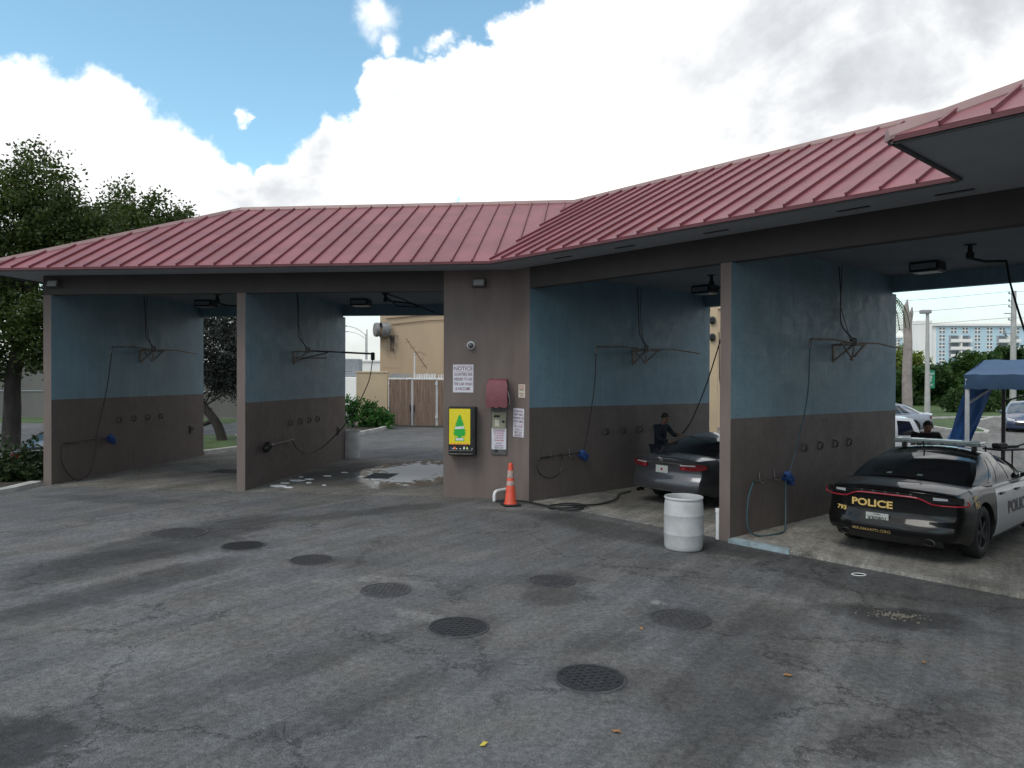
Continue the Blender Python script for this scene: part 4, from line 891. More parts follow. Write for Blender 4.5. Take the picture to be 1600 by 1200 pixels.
class Car:
    """body lofted over stations along x (rear bumper at 0, nose at L), y left, z up"""
    def __init__(s, root, L, W, H, ax0, ax1, tr, zs, zt, roof, paint_m, bow_r=.15, bow_f=.22, lean_r=None, tumble=None):
        s.root, s.L, s.W, s.H, s.ax0, s.ax1, s.tr = root, L, W, H, ax0, ax1, tr
        s.zs = pchip(*zip(*zs)); s.zt = pchip(*zip(*zt)); s.paint = paint_m
        s.hw = lambda x: W/2*pchip([0,.25,.9,1.6,L*.5,L-1.3,L-.6,L-.2,L],[.90,.945,.985,1.0,1.0,.99,.965,.92,.84])(x)
        s.yf = tumble or pchip([0,.12,.35,.62,.85,.95,1.0],[.93,.975,1.0,.995,.965,.94,.90])
        s.lean = lean_r or pchip([.15,.30,.45,.62,.70,.90,1.02,1.12],[.16,.04,0,.02,.06,.06,.0,.03])
        s.leanf = pchip([.15,.28,.45,.60,.75,.95],[.10,.0,.0,.04,.16,.45])
        s.bow_r, s.bow_f = bow_r, bow_f; s.sill = .21; s.roof = roof
        s.AR = tr+.055
    def zlow(s, x): return s.sill + .10*(1-smooth01(.1, .7, x)) + .03*smooth01(s.L-.8, s.L-.1, x)
    def arch(s, x):
        for a in (s.ax0, s.ax1):
            if abs(x-a) < s.AR: return s.tr + math.sqrt(s.AR**2-(x-a)**2)
        return 0
    def warp(s, x, y, z):
        hw = max(.1, s.hw(x)); k = (y/hw)**2
        kr = max(0, 1-x/.75); kf = max(0, 1-(s.L-x)/1.0)
        return x + kr*(s.bow_r*k*k*.5+s.bow_r*k*.5+s.lean(z)) - kf*(s.bow_f*(k*.4+k*k*.6)+s.leanf(z))
    def side(s, x, h, sg, off=0.0):
        z = s.zlow(x) + h*(s.zs(x)-s.zlow(x)); y = (s.hw(x)*s.yf(h)+off)*sg
        return Vector((s.warp(x, y, z), y, z))
    def section(s, x):
        hw, zs, zt, zl = s.hw(x), s.zs(x), s.zt(x), s.zlow(x); a = s.arch(x); P = []
        P += [(0, zl), (.4*hw, zl), (.70*hw, zl)]
        h0 = max(0, (a-zl)/(zs-zl)) if a else 0
        P.append((.72*hw, zl+h0*(zs-zl)) if a else (.74*hw, zl))
        for k in range(13):
            h = h0+(1-h0)*(k/12); P.append((hw*s.yf(h), zl+h*(zs-zl)))
        y1 = hw*s.yf(1)
        for q in (.985,.95,.88,.72,.5,.25,0): P.append((y1*q, zs+(zt-zs)*(1-q**2.4)))
        return P
    def body(s, mats=None):
        L = s.L
        xs_ = [0,.015,.05,.1,.17,.27,.4,.55]
        x = .7
        while x < L-.7: xs_.append(x); x += .11
        xs_ += [L-.7,L-.55,L-.4,L-.27,L-.17,L-.1,L-.05,L-.015,L]
        for a in (s.ax0, s.ax1):
            for q in np.linspace(-1, 1, 17): xs_.append(a+s.AR*math.sin(q*math.pi/2)*.9999)
            xs_ += [a-s.AR-.004, a+s.AR+.004]
        xs_ = sorted(set(round(v, 4) for v in xs_))
        mb = MB(); rows = []
        for x in xs_:
            sh = 1.0; ex = min(x, L-x); sh = 1-.05*max(0, 1-ex/.06)**2
            sec = s.section(x); zm = (s.zlow(x)+s.zs(x))/2
            sec = [(y*(1-(1-sh)*.35), zm+(z-zm)*sh) for y, z in sec]
            pts = [(y, z) for y, z in sec] + [(-y, z) for y, z in reversed(sec[1:-1])]
            rows.append([(s.warp(x, y, z), y, z) for y, z in pts])
        n = len(rows[0]); V = [p for r in rows for p in r]; F = []; MI = []
        for i in range(len(rows)-1):
            for k in range(n):
                k2 = (k+1) % n; F.append((i*n+k, i*n+k2, (i+1)*n+k2, (i+1)*n+k)); MI.append(1 if (k <= 3 or k >= n-4) else 0)
        mb.add(V, F, MI)
        for ri, x in ((0, 0), (len(rows)-1, L)):     # end caps: rows across
            row = rows[ri]; half_ = n//2; g_ = []
            for k in range(half_+1):
                a = row[k]; b = row[(n-k) % n]; z = a[2]
                g_.append([(s.warp(x, a[1]+(b[1]-a[1])*q, z), a[1]+(b[1]-a[1])*q, z) for q in np.linspace(0, 1, 11)])
            mb.grid(g_, 0)
        s.body_o = mb.build('body', [mats or s.paint, M['black']], s.root, smooth=32, merge=.0015); return s.body_o
    def patch(s, name, x0, x1, h0, h1, sg, m_, off=.006, nx=14, nh=8, parent=None, skip_arch=True):
        """a shell panel lying on the body side"""
        rows = []
        for k in range(nh+1):
            r = []
            for i in range(nx+1):
                x = x0+(x1-x0)*i/nx; a = s.arch(x); zl = s.zlow(x); hm = max(h0, (a+.012-zl)/(s.zs(x)-zl)) if a else h0
                r.append(s.side(x, hm+(h1-hm)*k/nh, sg, off))
            rows.append(r)
        inner = [[Vector((p.x, p.y-sg*(off+.004), p.z)) for p in r] for r in rows]
        mb = MB(); mb.grid(rows)
        nn, mm = len(rows), len(rows[0])
        for a, b in ((0, None), (nn-1, None)): mb.grid([rows[a], inner[a]])
        mb.grid([[r[0] for r in rows], [r[0] for r in inner]]); mb.grid([[r[-1] for r in rows], [r[-1] for r in inner]])
        return mb.build(name, m_, parent or s.root, smooth=30)
    def rear(s, y, z, off=.004):
        return Vector((s.warp(0, y, z)-off, y, z))
    def front(s, y, z, off=.004):
        return Vector((s.warp(s.L, y, z)+off, y, z))
    def endpatch(s, name, yz, m_, front=False, off=.006, parent=None, n=10, smooth=40):
        """strip between two (y, z) curves on the rear or front face: yz = [(y, zlo, zhi), ...]"""
        fn = s.front if front else s.rear; P = pchip([a for a, _, _ in yz], [b for _, b, _ in yz]); Q = pchip([a for a, _, _ in yz], [c for _, _, c in yz])
        y0, y1 = yz[0][0], yz[-1][0]; N = max(n, int(abs(y1-y0)/.03))
        ysn = [y0+(y1-y0)*i/N for i in range(N+1)]
        rows = [[fn(y, P(y)+(Q(y)-P(y))*k/4, off) for y in ysn] for k in range(5)]
        mb = MB(); mb.grid(rows)
        inn = [[p+Vector((.03 if not front else -.03, 0, 0)) for p in r] for r in rows]
        mb.grid([rows[0], inn[0]]); mb.grid([rows[-1], inn[-1]]); mb.grid([[r[0] for r in rows], [r[0] for r in inn]]); mb.grid([[r[-1] for r in rows], [r[-1] for r in inn]])
        return mb.build(name, m_, parent or s.root, smooth=smooth)
    def house(s, wins, pillar_m, yb=.80, yr=.58, crown=.05, glass=None, rbow=.14, fbow=.22, rw=(.04,.94), fw=(.04,.95), dropr=.06):
        """cabin: roof = (rear glass base x, roof rear x, roof front x, windscreen base x)"""
        gl = glass or M['glass']; xb0, xr0, xr1, xb1 = s.roof; W, H = s.W, s.H
        zb = lambda x: s.zs(x)-.012
        def belt(p): x = xb0+.10+(xb1-.30-xb0-.10)*p; return Vector((x, s.hw(x)*(yb+.095*min(1, 2.2*min(p, 1-p)*2.0)) , zb(x)))
        def rail(p): x = xr0+.04+(xr1-xr0-.08)*p; return Vector((x, W*yr*(.955+.045*math.sin(math.pi*p))*.98, H-crown-dropr*abs(2*p-1)**2.2))
        def side(p, q, sg, off=0):
            a, b = belt(p), rail(p); c = a.lerp(b, q); bul = .045*math.sin(math.pi*q); c.y += bul+off
            return Vector((c.x, c.y*sg, c.z))
        def rearg(u, q, off=0):         # u in -1..1
            a, b = belt(0), rail(0); c = a.lerp(b, q); y = c.y*u + (.045*math.sin(math.pi*q))*u
            x0 = c.x - rbow*(1-u*u)*(1-q*.75); z = c.z + (crown*.8*q + (s.zt(xb0)-zb(xb0))*(1-q)*.9)*(1-u*u) + .035*math.sin(math.pi*q)
            return Vector((x0-off*.5, y, z+off*.8))
        def frontg(u, q, off=0):
            a, b = belt(1), rail(1); c = a.lerp(b, q); y = c.y*u + (.045*math.sin(math.pi*q))*u
            x0 = c.x + fbow*(1-u*u)*(1-q*.6); z = c.z + (crown*.8*q + (s.zt(xb1)-zb(xb1))*(1-q)*.9)*(1-u*u) + .03*math.sin(math.pi*q)
            return Vector((x0+off*.5, y, z+off*.8))
        def roofp(p, u, off=0):
            c = rail(p); return Vector((c.x-(rbow*.25*(1-u*u)*(1-p)**3)+(fbow*.4*(1-u*u)*p**3), c.y*u, c.z+(crown*.8+dropr*abs(2*p-1)**2.2*.0)*(1-u*u)+.02*math.sin(math.pi*p)*(1-u*u)+off))
        U = np.linspace(-1, 1, 15); Q = np.linspace(0, 1, 9); Pp = np.linspace(0, 1, 21)
        mb = MB()
        mb.grid([[roofp(p, u) for u in U] for p in Pp])
        for sg in (-1, 1): mb.grid([[side(p, q, sg) for p in Pp] for q in Q])
        mb.grid([[rearg(u, q) for u in U] for q in Q]); mb.grid([[frontg(u, q) for u in U] for q in Q])
        s.cabin = mb.build('roof', pillar_m, s.root, smooth=50, merge=.002)
        def win(name, fn, a0, a1, q0, q1, n=12, m_=gl):
            g_ = [[fn(a0+(a1-a0)*i/n, q0+(q1-q0)*k/8) for i in range(n+1)] for k in range(9)]
            mb = MB(); mb.grid(g_); return mb.build(name, m_, s.root, smooth=60)
        win('rear_window', lambda a, q: rearg(a, q, .006), -.90, .90, *rw); win('windshield', lambda a, q: frontg(a, q, .006), -.92, .92, *fw)
        for sg in (-1, 1):
            for (a0b, a1b, a0t, a1t, q0, q1) in wins:
                def fn(a, q, sg=sg): 
                    lo, hi = a0b+(a0t-a0b)*q, a1b+(a1t-a1b)*q
                    return side(lo+(hi-lo)*a, q, sg, .005)
                win('side_window', fn, 0, 1, q0, q1)
        s.roofp, s.sidep, s.rearg = roofp, side, rearg
    def wheels(s, rim_m, tw=.22, spokes=5, disc=False):
        proto = None
        for a in (s.ax0, s.ax1):
            for sg in (-1, 1):
                y = sg*(s.hw(a)-tw/2-.025); loc = Vector((a, y, s.tr))
                wh = bpy.data.objects.new('wheel', None); COL.objects.link(wh); wh.parent = s.root; wh.location = loc
                if sg < 0: wh.rotation_euler = (0, 0, math.pi)
                if proto is None:
                    r = s.tr; mb = MB(); mb.lathe([(r*.64,-tw*.45),(r*.72,-tw*.5),(r*.93,-tw*.47),(r,-tw*.36),(r,tw*.36),(r*.93,tw*.47),(r*.72,tw*.5),(r*.64,tw*.45)], 36, axis='y', cap=False)
                    t_ = mb.build('tyre', M['rubber'], wh, smooth=50)
                    mb = MB(); mb.lathe([(r*.645,-tw*.4),(r*.645,tw*.45),(r*.60,tw*.43),(r*.58,tw*.15),(r*.2,tw*.12),(.001,tw*.12)], 36, axis='y', cap=False)
                    for k in range(spokes):
                        an = 2*math.pi*k/spokes; rot = Matrix.Rotation(an, 3, 'Y')
                        mb.box(rot @ Vector((r*.38, tw*.33, 0)), (r*.5, .03, r*.17), rot=rot)
                    mb.lathe([(r*.17,tw*.2),(r*.17,tw*.40),(.001,tw*.42)], 16, axis='y', cap=False)
                    rm = mb.build('rim', rim_m, wh, smooth=40); proto = (t_, rm)
                else:
                    for q in proto: c = q.copy(); COL.objects.link(c); c.parent = wh
    def mirror(s, xm, m_):
        for sg in (-1, 1):
            mb = MB(); mb.lathe([(.001,-.12),(.06,-.10),(.085,-.03),(.085,.05),(.06,.10),(.001,.11)], 12, axis='y', c=(0, 0, 0), cap=False)
            y = sg*(s.hw(xm)*.94+.11); mb.v = [(xm+q[0]*.9, y+q[1], s.zs(xm)+.09+q[2]) for q in mb.v]
            mb.tube([(xm, sg*s.hw(xm)*.86, s.zs(xm)+.01), (xm, y, s.zs(xm)+.06)], .03, 6)
            mb.build('mirror', m_, s.root, smooth=60)
def ytext(body, size, fn_M, m_, parent, name='lettering', bold=.02, sx=1.0):
    mb = MB(); text_mb(mb, body, size, fn_M, 0, bold, sx); return mb.build(name, m_, parent)
def decal(car, body, size, y, z, m_, bold=.02, sx=1.0, name='lettering', off=.008, parent=None):
    """letters laid on the curved rear face, each vertex dropped onto the surface; reads left to right from behind"""
    mb = MB(); text_mb(mb, body, size, I4, 0, bold, sx)
    mb.v = [tuple(car.rear(y-px, z+py, off+pz)) for px, py, pz in mb.v]
    return mb.build(name, m_, parent or car.root)
def sdecal(car, body, size, x, h, sg, m_, bold=.02, sx=1.0, off=.012):
    mb = MB(); text_mb(mb, body, size, I4, 0, bold, sx); o_ = []
    for px, py, pz in mb.v:
        xx = x + px*(1 if sg < 0 else -1); dz = car.zs(xx)-car.zlow(xx); p = car.side(xx, h+py/dz, sg, off+pz); o_.append(tuple(p))
    mb.v = o_; return mb.build('lettering', m_, car.root)
def plate(car, y, z, w_, h_, rows, off=.03, border_m=None, extra=None):
    p = car.rear(y, z, 0); mb = MB(); mb.bbox((p.x-off+.004, y, z), (.008, w_, h_), .003); pl = mb.build('licence_plate', mat('plate_face', (.40,.42,.40), .5, .1, 40), car.root)
    Mx = Matrix(((0,0,-1,p.x-off-.002),(-1,0,0,y),(0,1,0,z),(0,0,0,1)))
    for body, dy, sz, m_, sx in rows: ytext(body, sz, Mx @ T(0, dy, 0), m_, pl, sx=sx)
    if extra: extra(pl, Mx)
    return pl
def ground_at(x, y): return gz(x, y)
TAIL = mat('red_tail_lens', (.14,.008,.012), .12, .1, 8, coat=.6); TAILB = mat('bright_red_lens', (.30,.02,.035), .15, .1, 8, coat=.6); LAMP = mat('clear_lamp_lens', (.45,.47,.50), .1, .1, 8, coat=.6)
GOLD = mat('gold_lettering', (.62,.43,.14), .5, .05, 9); INKB = mat('plate_ink', (.02,.03,.025), .6, .05, 9)
SUPERBLACK = mat('gloss_black_paint', (.004,.004,.0045), .35, .03, 3, coat=.7, spec=.1); PWHITE = paint('gloss_white_paint', (.62,.63,.65))

# ---- the police car
def police():
    x0, y0 = 5.95, 10.86; hd = R_(90-47.6); fx, fy = math.cos(hd), math.sin(hd); ax0 = 1.07
    root = thing('police_car', 'black and white police car backed out of the rightmost bay with a roof light bar', 'car', (x0-fx*ax0, y0-fy*ax0, gz(x0)+.055), hd)
    lean = pchip([.15,.27,.38,.50,.56,.63,.80,.92,.98,1.05],[.20,.06,.0,.01,.06,.085,.09,.07,.03,.05])
    c = Car(root, 5.04, 1.92, 1.43, ax0, ax0+3.05, .365, [(0,.93),(.4,.955),(1.1,.99),(2.0,.99),(3.2,.955),(4.2,.90),(4.8,.78),(5.04,.70)], [(0,.985),(.25,1.02),(.9,1.055),(2.0,1.05),(3.4,1.04),(3.7,1.02),(4.4,.96),(4.85,.84),(5.04,.74)], (.78,1.72,2.72,3.72), SUPERBLACK, bow_r=.20, lean_r=lean)
    c.body()
    c.house([(.17,.30,.245,.335,.10,.84),(.315,.545,.35,.535,.06,.90),(.575,.90,.565,.80,.06,.90)], SUPERBLACK, yb=.86, yr=.345*1.0, crown=.055, rbow=.16, glass=M['glass'])
    c.wheels(mat('black_steel_rim', (.03,.03,.032), .5, .1, 5, metallic=.3), .235, 5)
    c.mirror(3.42, SUPERBLACK)
    for sg in (-1, 1):
        d1_ = c.patch('rear_door', 1.60, 2.44, .03, .985, sg, PWHITE); d2_ = c.patch('front_door', 2.455, 3.50, .03, .985, sg, PWHITE); c.patch('front_fender', 3.515, 4.62, .03, .97, sg, PWHITE)
        for x, d in ((1.86, d1_), (2.66, d2_)):
            mb = MB(); p = c.side(x, .80, sg, .02); mb.bbox(p, (.20,.03,.035), .012); mb.build('handle', M['black'], d)
        c.patch('sill_trim', 1.52, 3.70, -.02, .03, sg, M['black'], .012, nh=3)
        sdecal(c, 'POLICE', .25, 2.66, .48, sg, mat('dark_door_lettering', (.12,.10,.105), .5), .025, 1.35)
        sdecal(c, '911', .125, .76, .735, sg, GOLD, .03, 1.1); sdecal(c, 'DIAL', .062, .74, .865, sg, GOLD, .03, 1.1)
    # tail lights: black full-width band ringed by a thin red line
    top = lambda y: .985+.0*y
    c.endpatch('tail_light', [(-.90,.83,.915),(-.55,.83,.92),(-.40,.885,.93),(0,.895,.935),(.40,.885,.93),(.55,.83,.92),(.90,.83,.915)], mat('black_lens', (.01,.01,.011), .08, .05, 4, coat=1.0), off=.008)
    pts = [(-.94,.875),(-.92,.802),(-.60,.802),(-.46,.855),(-.34,.883),(0,.888),(.34,.883),(.46,.855),(.60,.802),(.92,.802),(.94,.875)]
    P = bez([Vector((y, z, 0)) for y, z in pts], 8); mb = MB(); mb.tube([c.rear(p.x, p.y, .012) for p in P], .0115, 6); mb.build('light_strip', TAILB, root, smooth=60)
    for sg in (-1, 1):
        c.endpatch('reversing_light', [(sg*.74,.865,.895),(sg*.58,.865,.905)] if sg < 0 else [(.58,.865,.905),(.74,.865,.895)], LAMP, off=.012)
    for k, ch in enumerate('DODGE'): decal(c, ch, .045, .32-.16*k, .913, M['chrome'], .02, 1.5, 'badge_letter', off=.014)
    decal(c, 'POLICE', .135, .20, .735, GOLD, .03, 1.3)
    decal(c, '793', .08, .64, .62, GOLD, .03, 1.3)
    decal(c, 'MIRAMARPD.ORG', .058, .17, .375, mat('dull_gold_lettering', (.25,.18,.07), .5), .012, 1.15)
    plate(c, .10, .54, .305, .152, [('XF0901', -.006, .085, INKB, .98), ('FLORIDA', .058, .022, INKB, 1.1)], off=.012)
    c.endpatch('trunk_trim', [(-.66,.60,.607),(0,.60,.607),(.66,.60,.607)], M['black'], off=.004)
    c.endpatch('diffuser', [(-.70,.235,.325),(0,.235,.345),(.70,.235,.325)], M['black'], off=.010)
    for sg in (-1, 1):
        mb = MB(); mb.lathe([(.045,0),(.05,.02),(.05,.14),(.04,.14),(.04,.01)], 16, axis='x', cap=False); p = c.rear(sg*.55, .30, 0); mb.v = [(p.x-.04+q[0], p.y+q[1]*1.5, p.z+q[2]) for q in mb.v]; mb.build('exhaust_pipe', M['dullst'], root, smooth=50)
    for u in (-.22, .30):
        mb = MB(); a = [c.rearg(u+du, .10+dq, .012) for du, dq in ((-.045,0),(.045,0),(.045,.05),(-.045,.05))]; mb.quad(*a); mb.build('window_sticker', mat('green_sticker', (.09,.14,.12), .6), root)
    # light bar
    zr = c.H
    lb = MB(); lb.bbox((2.18, 0, zr+.085), (.30, 1.24, .045), .02); lbo = lb.build('light_bar', mat('light_bar_top', (.42,.47,.46), .25, .08, 5, coat=.5), root)
    for k in range(7):
        mb = MB(); mb.bbox((2.18, -.54+.18*k, zr+.052), (.27, .165, .035), .01); mb.build('lens', mat('smoked_lens', (.20,.23,.23), .15, .1, 5), lbo)
    for sg in (-1, 1):
        mb = MB(); mb.bbox((2.18, sg*.50, zr+.005), (.10, .06, .085), .01); mb.build('bracket', M['black'], lbo)
    mb = MB(); mb.tube([(1.9,.12,zr-.0),(1.86,.12,zr+.09)], .012, 6); mb.build('antenna', M['black'], root)
    for sg in (-1, 1): c.endpatch('headlight', [(sg*.55,.66,.74),(sg*.74,.66,.76)] if sg > 0 else [(-.74,.66,.76),(-.55,.66,.74)], LAMP, True)
    c.endpatch('grille', [(-.5,.45,.66),(.5,.45,.66)], M['black'], True)
    return c
police()

# ---- the grey sedan in the third bay
def sedan():
    hd = R_(90-51); p = RW(2.45, 1.72, 0)
    root = thing('grey_sedan', 'dark grey sedan being washed with its rear towards the lot', 'car', (p.x, p.y, gz(p.x)+.013), hd)
    GR = paint('dark_grey_metallic', (.075,.08,.092), .6, .3)
    lean = pchip([.15,.27,.42,.56,.64,.72,.88,1.0,1.08],[.18,.05,.0,.01,.06,.085,.075,.02,.03])
    c = Car(root, 4.90, 1.85, 1.46, 1.06, 1.06+2.78, .34, [(0,.985),(.4,1.0),(1.0,1.0),(2.0,.96),(3.2,.93),(4.2,.87),(4.7,.74),(4.9,.66)], [(0,1.045),(.25,1.07),(.8,1.08),(2.0,1.04),(3.4,1.01),(3.7,.99),(4.3,.93),(4.75,.80),(4.9,.70)], (.70,1.55,2.60,3.60), GR, lean_r=lean)
    root.scale = (1, 1, .93)
    c.body(); c.house([(.16,.28,.22,.31,.1,.85),(.30,.53,.34,.525,.06,.9),(.56,.90,.555,.80,.06,.9)], GR, yb=.86, yr=.335)
    c.wheels(mat('grey_alloy', (.25,.25,.26), .35, .1, 5, metallic=.7), .22, 7); c.mirror(3.32, GR)
    for sg in (-1, 1):
        for a, b in ((1.52, 2.36), (2.375, 3.42)):
            d = c.patch('door', a, b, .04, .985, sg, GR); mb = MB(); mb.bbox(c.side(a+.22, .82, sg, .02), (.19,.03,.03), .01); mb.build('handle', M['chrome'], d)
        A = [(.40,.80,.905),(.62,.785,.92),(.80,.80,.93),(.905,.83,.92)]
        if sg < 0: A = [(-a, b, d) for a, b, d in reversed(A)]
        c.endpatch('tail_light', A, TAIL, off=.010)
        B = [(.42,.875,.90),(.60,.882,.908),(.72,.885,.91)]
        if sg < 0: B = [(-a, b, d) for a, b, d in reversed(B)]
        c.endpatch('reversing_light', B, LAMP, off=.016)
        Cc = [(.44,.80,.83),(.52,.80,.86)] if sg > 0 else [(-.52,.80,.86),(-.44,.80,.83)]
        c.endpatch('reflector', Cc, TAILB, off=.016)
        mb = MB(); mb.lathe([(.035,0),(.04,.015),(.04,.12),(.032,.12),(.032,.01)], 16, axis='x', cap=False); q = c.rear(sg*.62, .27, 0); mb.v = [(q.x-.05+v[0], q.y+v[1]*1.5, q.z+v[2]) for v in mb.v]; mb.build('exhaust_pipe', M['chrome'], root, smooth=50)
    c.endpatch('chrome_strip', [(-.46,.895,.915),(0,.912,.932),(.46,.895,.915)], M['chrome'], off=.014)
    c.endpatch('bumper_strip', [(-.72,.345,.355),(0,.345,.357),(.72,.345,.355)], M['dullst'], off=.008)
    E_ = [(-.055,.045),(-.02,.05),(0,.03),(.02,.05),(.055,.045),(.03,-.045),(.012,-.045),(0,.01),(-.012,-.045),(-.03,-.045)]
    mb.prism([c.rear(y, .985+z, .012) for y, z in E_], (-.008, 0, 0)); mb.build('emblem', M['chrome'], root)
    def dot(pl, Mx):
        mb = MB(); mb.lathe([(.026,0),(.026,.003)], 16); mb.v = [tuple(Mx @ Vector(q)) for q in mb.v]; mb.build('plate_emblem', TAILB, pl)
    plate(c, .02, .775, .305, .155, [], off=.014, extra=dot)
    for sg in (-1, 1): c.endpatch('headlight', [(.5,.62,.72),(.74,.62,.76)] if sg > 0 else [(-.74,.62,.76),(-.5,.62,.72)], LAMP, True)
sedan()

def simple_car(name, lab, x, y, hdg, col, L=4.6, W=1.8, H=1.46, van=False, z=None, metallic=.3, glassm=None):
    root = thing(name, lab, 'car', (x, y, gz(x, y) if z is None else z), R_(hdg))
    pm = paint(name+'_paint', col, metallic)
    if van:
        c = Car(root, L, W, H, .85, L-.95, .35, [(0,1.02),(1,1.04),(L*.5,1.0),(L-1.2,.97),(L-.4,.86),(L,.72)], [(0,1.06),(1,1.10),(L*.5,1.08),(L-1.2,1.06),(L-.4,.94),(L,.78)], (.02,.30,L-2.1,L-1.15), pm, bow_r=.08)
        c.body(); c.house([(.06,.24,.07,.24,.10,.84),(.27,.54,.27,.54,.08,.88),(.57,.90,.57,.80,.08,.88)], pm, yb=.88, yr=.42, rbow=.06, glass=glassm)
    else:
        c = Car(root, L, W, H, .98, L-.95, .33, [(0,.94),(.5,.97),(L*.45,.94),(L-1.4,.90),(L-.4,.78),(L,.66)], [(0,.99),(.4,1.03),(L*.45,1.0),(L-1.4,.98),(L-.4,.86),(L,.70)], (.55,1.35,L-2.25,L-1.15), pm)
        c.body(); c.house([(.13,.26,.2,.3,.1,.85),(.28,.53,.31,.525,.06,.9),(.56,.90,.555,.80,.06,.9)], pm, yb=.86, yr=.34, glass=glassm)
    c.wheels(mat('grey_alloy', (.25,.25,.26), .35, .1, 5, metallic=.7), .20, 5); c.mirror(L-1.5, pm)
    for sg in (-1, 1):
        for a, b in ((L*.32, L*.50), (L*.505, L*.72)):
            d = c.patch('door', a, b, .05, .98, sg, pm); mb = MB(); mb.bbox(c.side(a+.2, .82, sg, .02), (.18,.03,.03), .01); mb.build('handle', pm, d)
        zz_ = c.zs(0)
        A = [(.52,zz_-.20,zz_-.05),(.70,zz_-.20,zz_-.04),(.80,zz_-.17,zz_-.05)]
        c.endpatch('tail_light', A if sg > 0 else [(-a, b, e) for a, b, e in reversed(A)], TAIL, off=.01)
        B = [(.42,.60,.68),(.62,.60,.73),(.74,.62,.76)]
        c.endpatch('headlight', B if sg > 0 else [(-a, b, e) for a, b, e in reversed(B)], LAMP, True)
    c.endpatch('grille', [(-.42,.40,.56),(.42,.40,.56)], M['black'], True)
    c.endpatch('grille_bar', [(-.45,.565,.59),(0,.555,.58),(.45,.565,.59)], M['chrome'], True, off=.012)
    plate(c, 0, .62, .30, .15, [])
    return c
simple_car('white_van', 'small white van behind the person at the police car', 11.25, 20.5, 176, (.72,.73,.75), 4.4, 1.8, 1.62, van=True, metallic=0)
simple_car('silver_sedan', 'grey sedan parked beyond the white van beside the palm stump', 20.1, 35.0, 160, (.22,.24,.28), 4.7, 1.8, 1.48, metallic=.6)
simple_car('blue_hatchback', 'dark blue car facing the camera at the right edge beyond the canopy', 27.2, 38.9, -124, (.03,.045,.10), 4.5, 1.8, 1.52, glassm=mat('blue_tinted_glass', (.05,.08,.11), .06))
simple_car('black_car', 'black car at the left edge behind the shrub and the car wash corner', -11.95, 18.6, 102, (.008,.009,.011), 4.6, 1.8, 1.42, glassm=mat('blue_tinted_glass', (.05,.08,.11), .06))

# ------------------------------------------------------------------ people
SKIN = mat('skin', (.23,.125,.085), .55, .06, 8); HAIR = mat('dark_hair', (.010,.009,.009), .6, .2, 30); NAVY = mat('dark_navy_cloth', (.010,.016,.026), .9, .15, 6); BLK = mat('black_cloth', (.008,.008,.009), .9, .15, 6); JEAN = mat('dark_denim', (.02,.025,.04), .9, .15, 12); SHOE = mat('dark_shoe', (.02,.02,.02), .7, .1, 9)
def skinmesh(joints, edges, radii, name, m_, parent, root_i=0, sub=2):
    me = bpy.data.meshes.new(name); me.from_pydata([tuple(j) for j in joints], edges, []); me.update()
    o = bpy.data.objects.new(name, me); COL.objects.link(o)
    md = o.modifiers.new('skin', 'SKIN'); md.use_smooth_shade = True
    sv = me.skin_vertices[0].data if len(me.skin_vertices) else None
    if sv is None:
        bpy.context.view_layer.objects.active = o; sv = me.skin_vertices[0].data
    for i, r in enumerate(radii):
        sv[i].radius = (r, r) if not isinstance(r, tuple) else r; sv[i].use_root = (i == root_i)
    sb = o.modifiers.new('sub', 'SUBSURF'); sb.levels = sub; sb.render_levels = sub
    dg = bpy.context.evaluated_depsgraph_get(); me2 = bpy.data.meshes.new_from_object(o.evaluated_get(dg))
    me2.name = name; me2.materials.clear(); me2.materials.append(m_)
    for p in me2.polygons: p.use_smooth = True
    bpy.data.objects.remove(o); bpy.data.meshes.remove(me)
    o2 = bpy.data.objects.new(name, me2); COL.objects.link(o2); o2.parent = parent; return o2
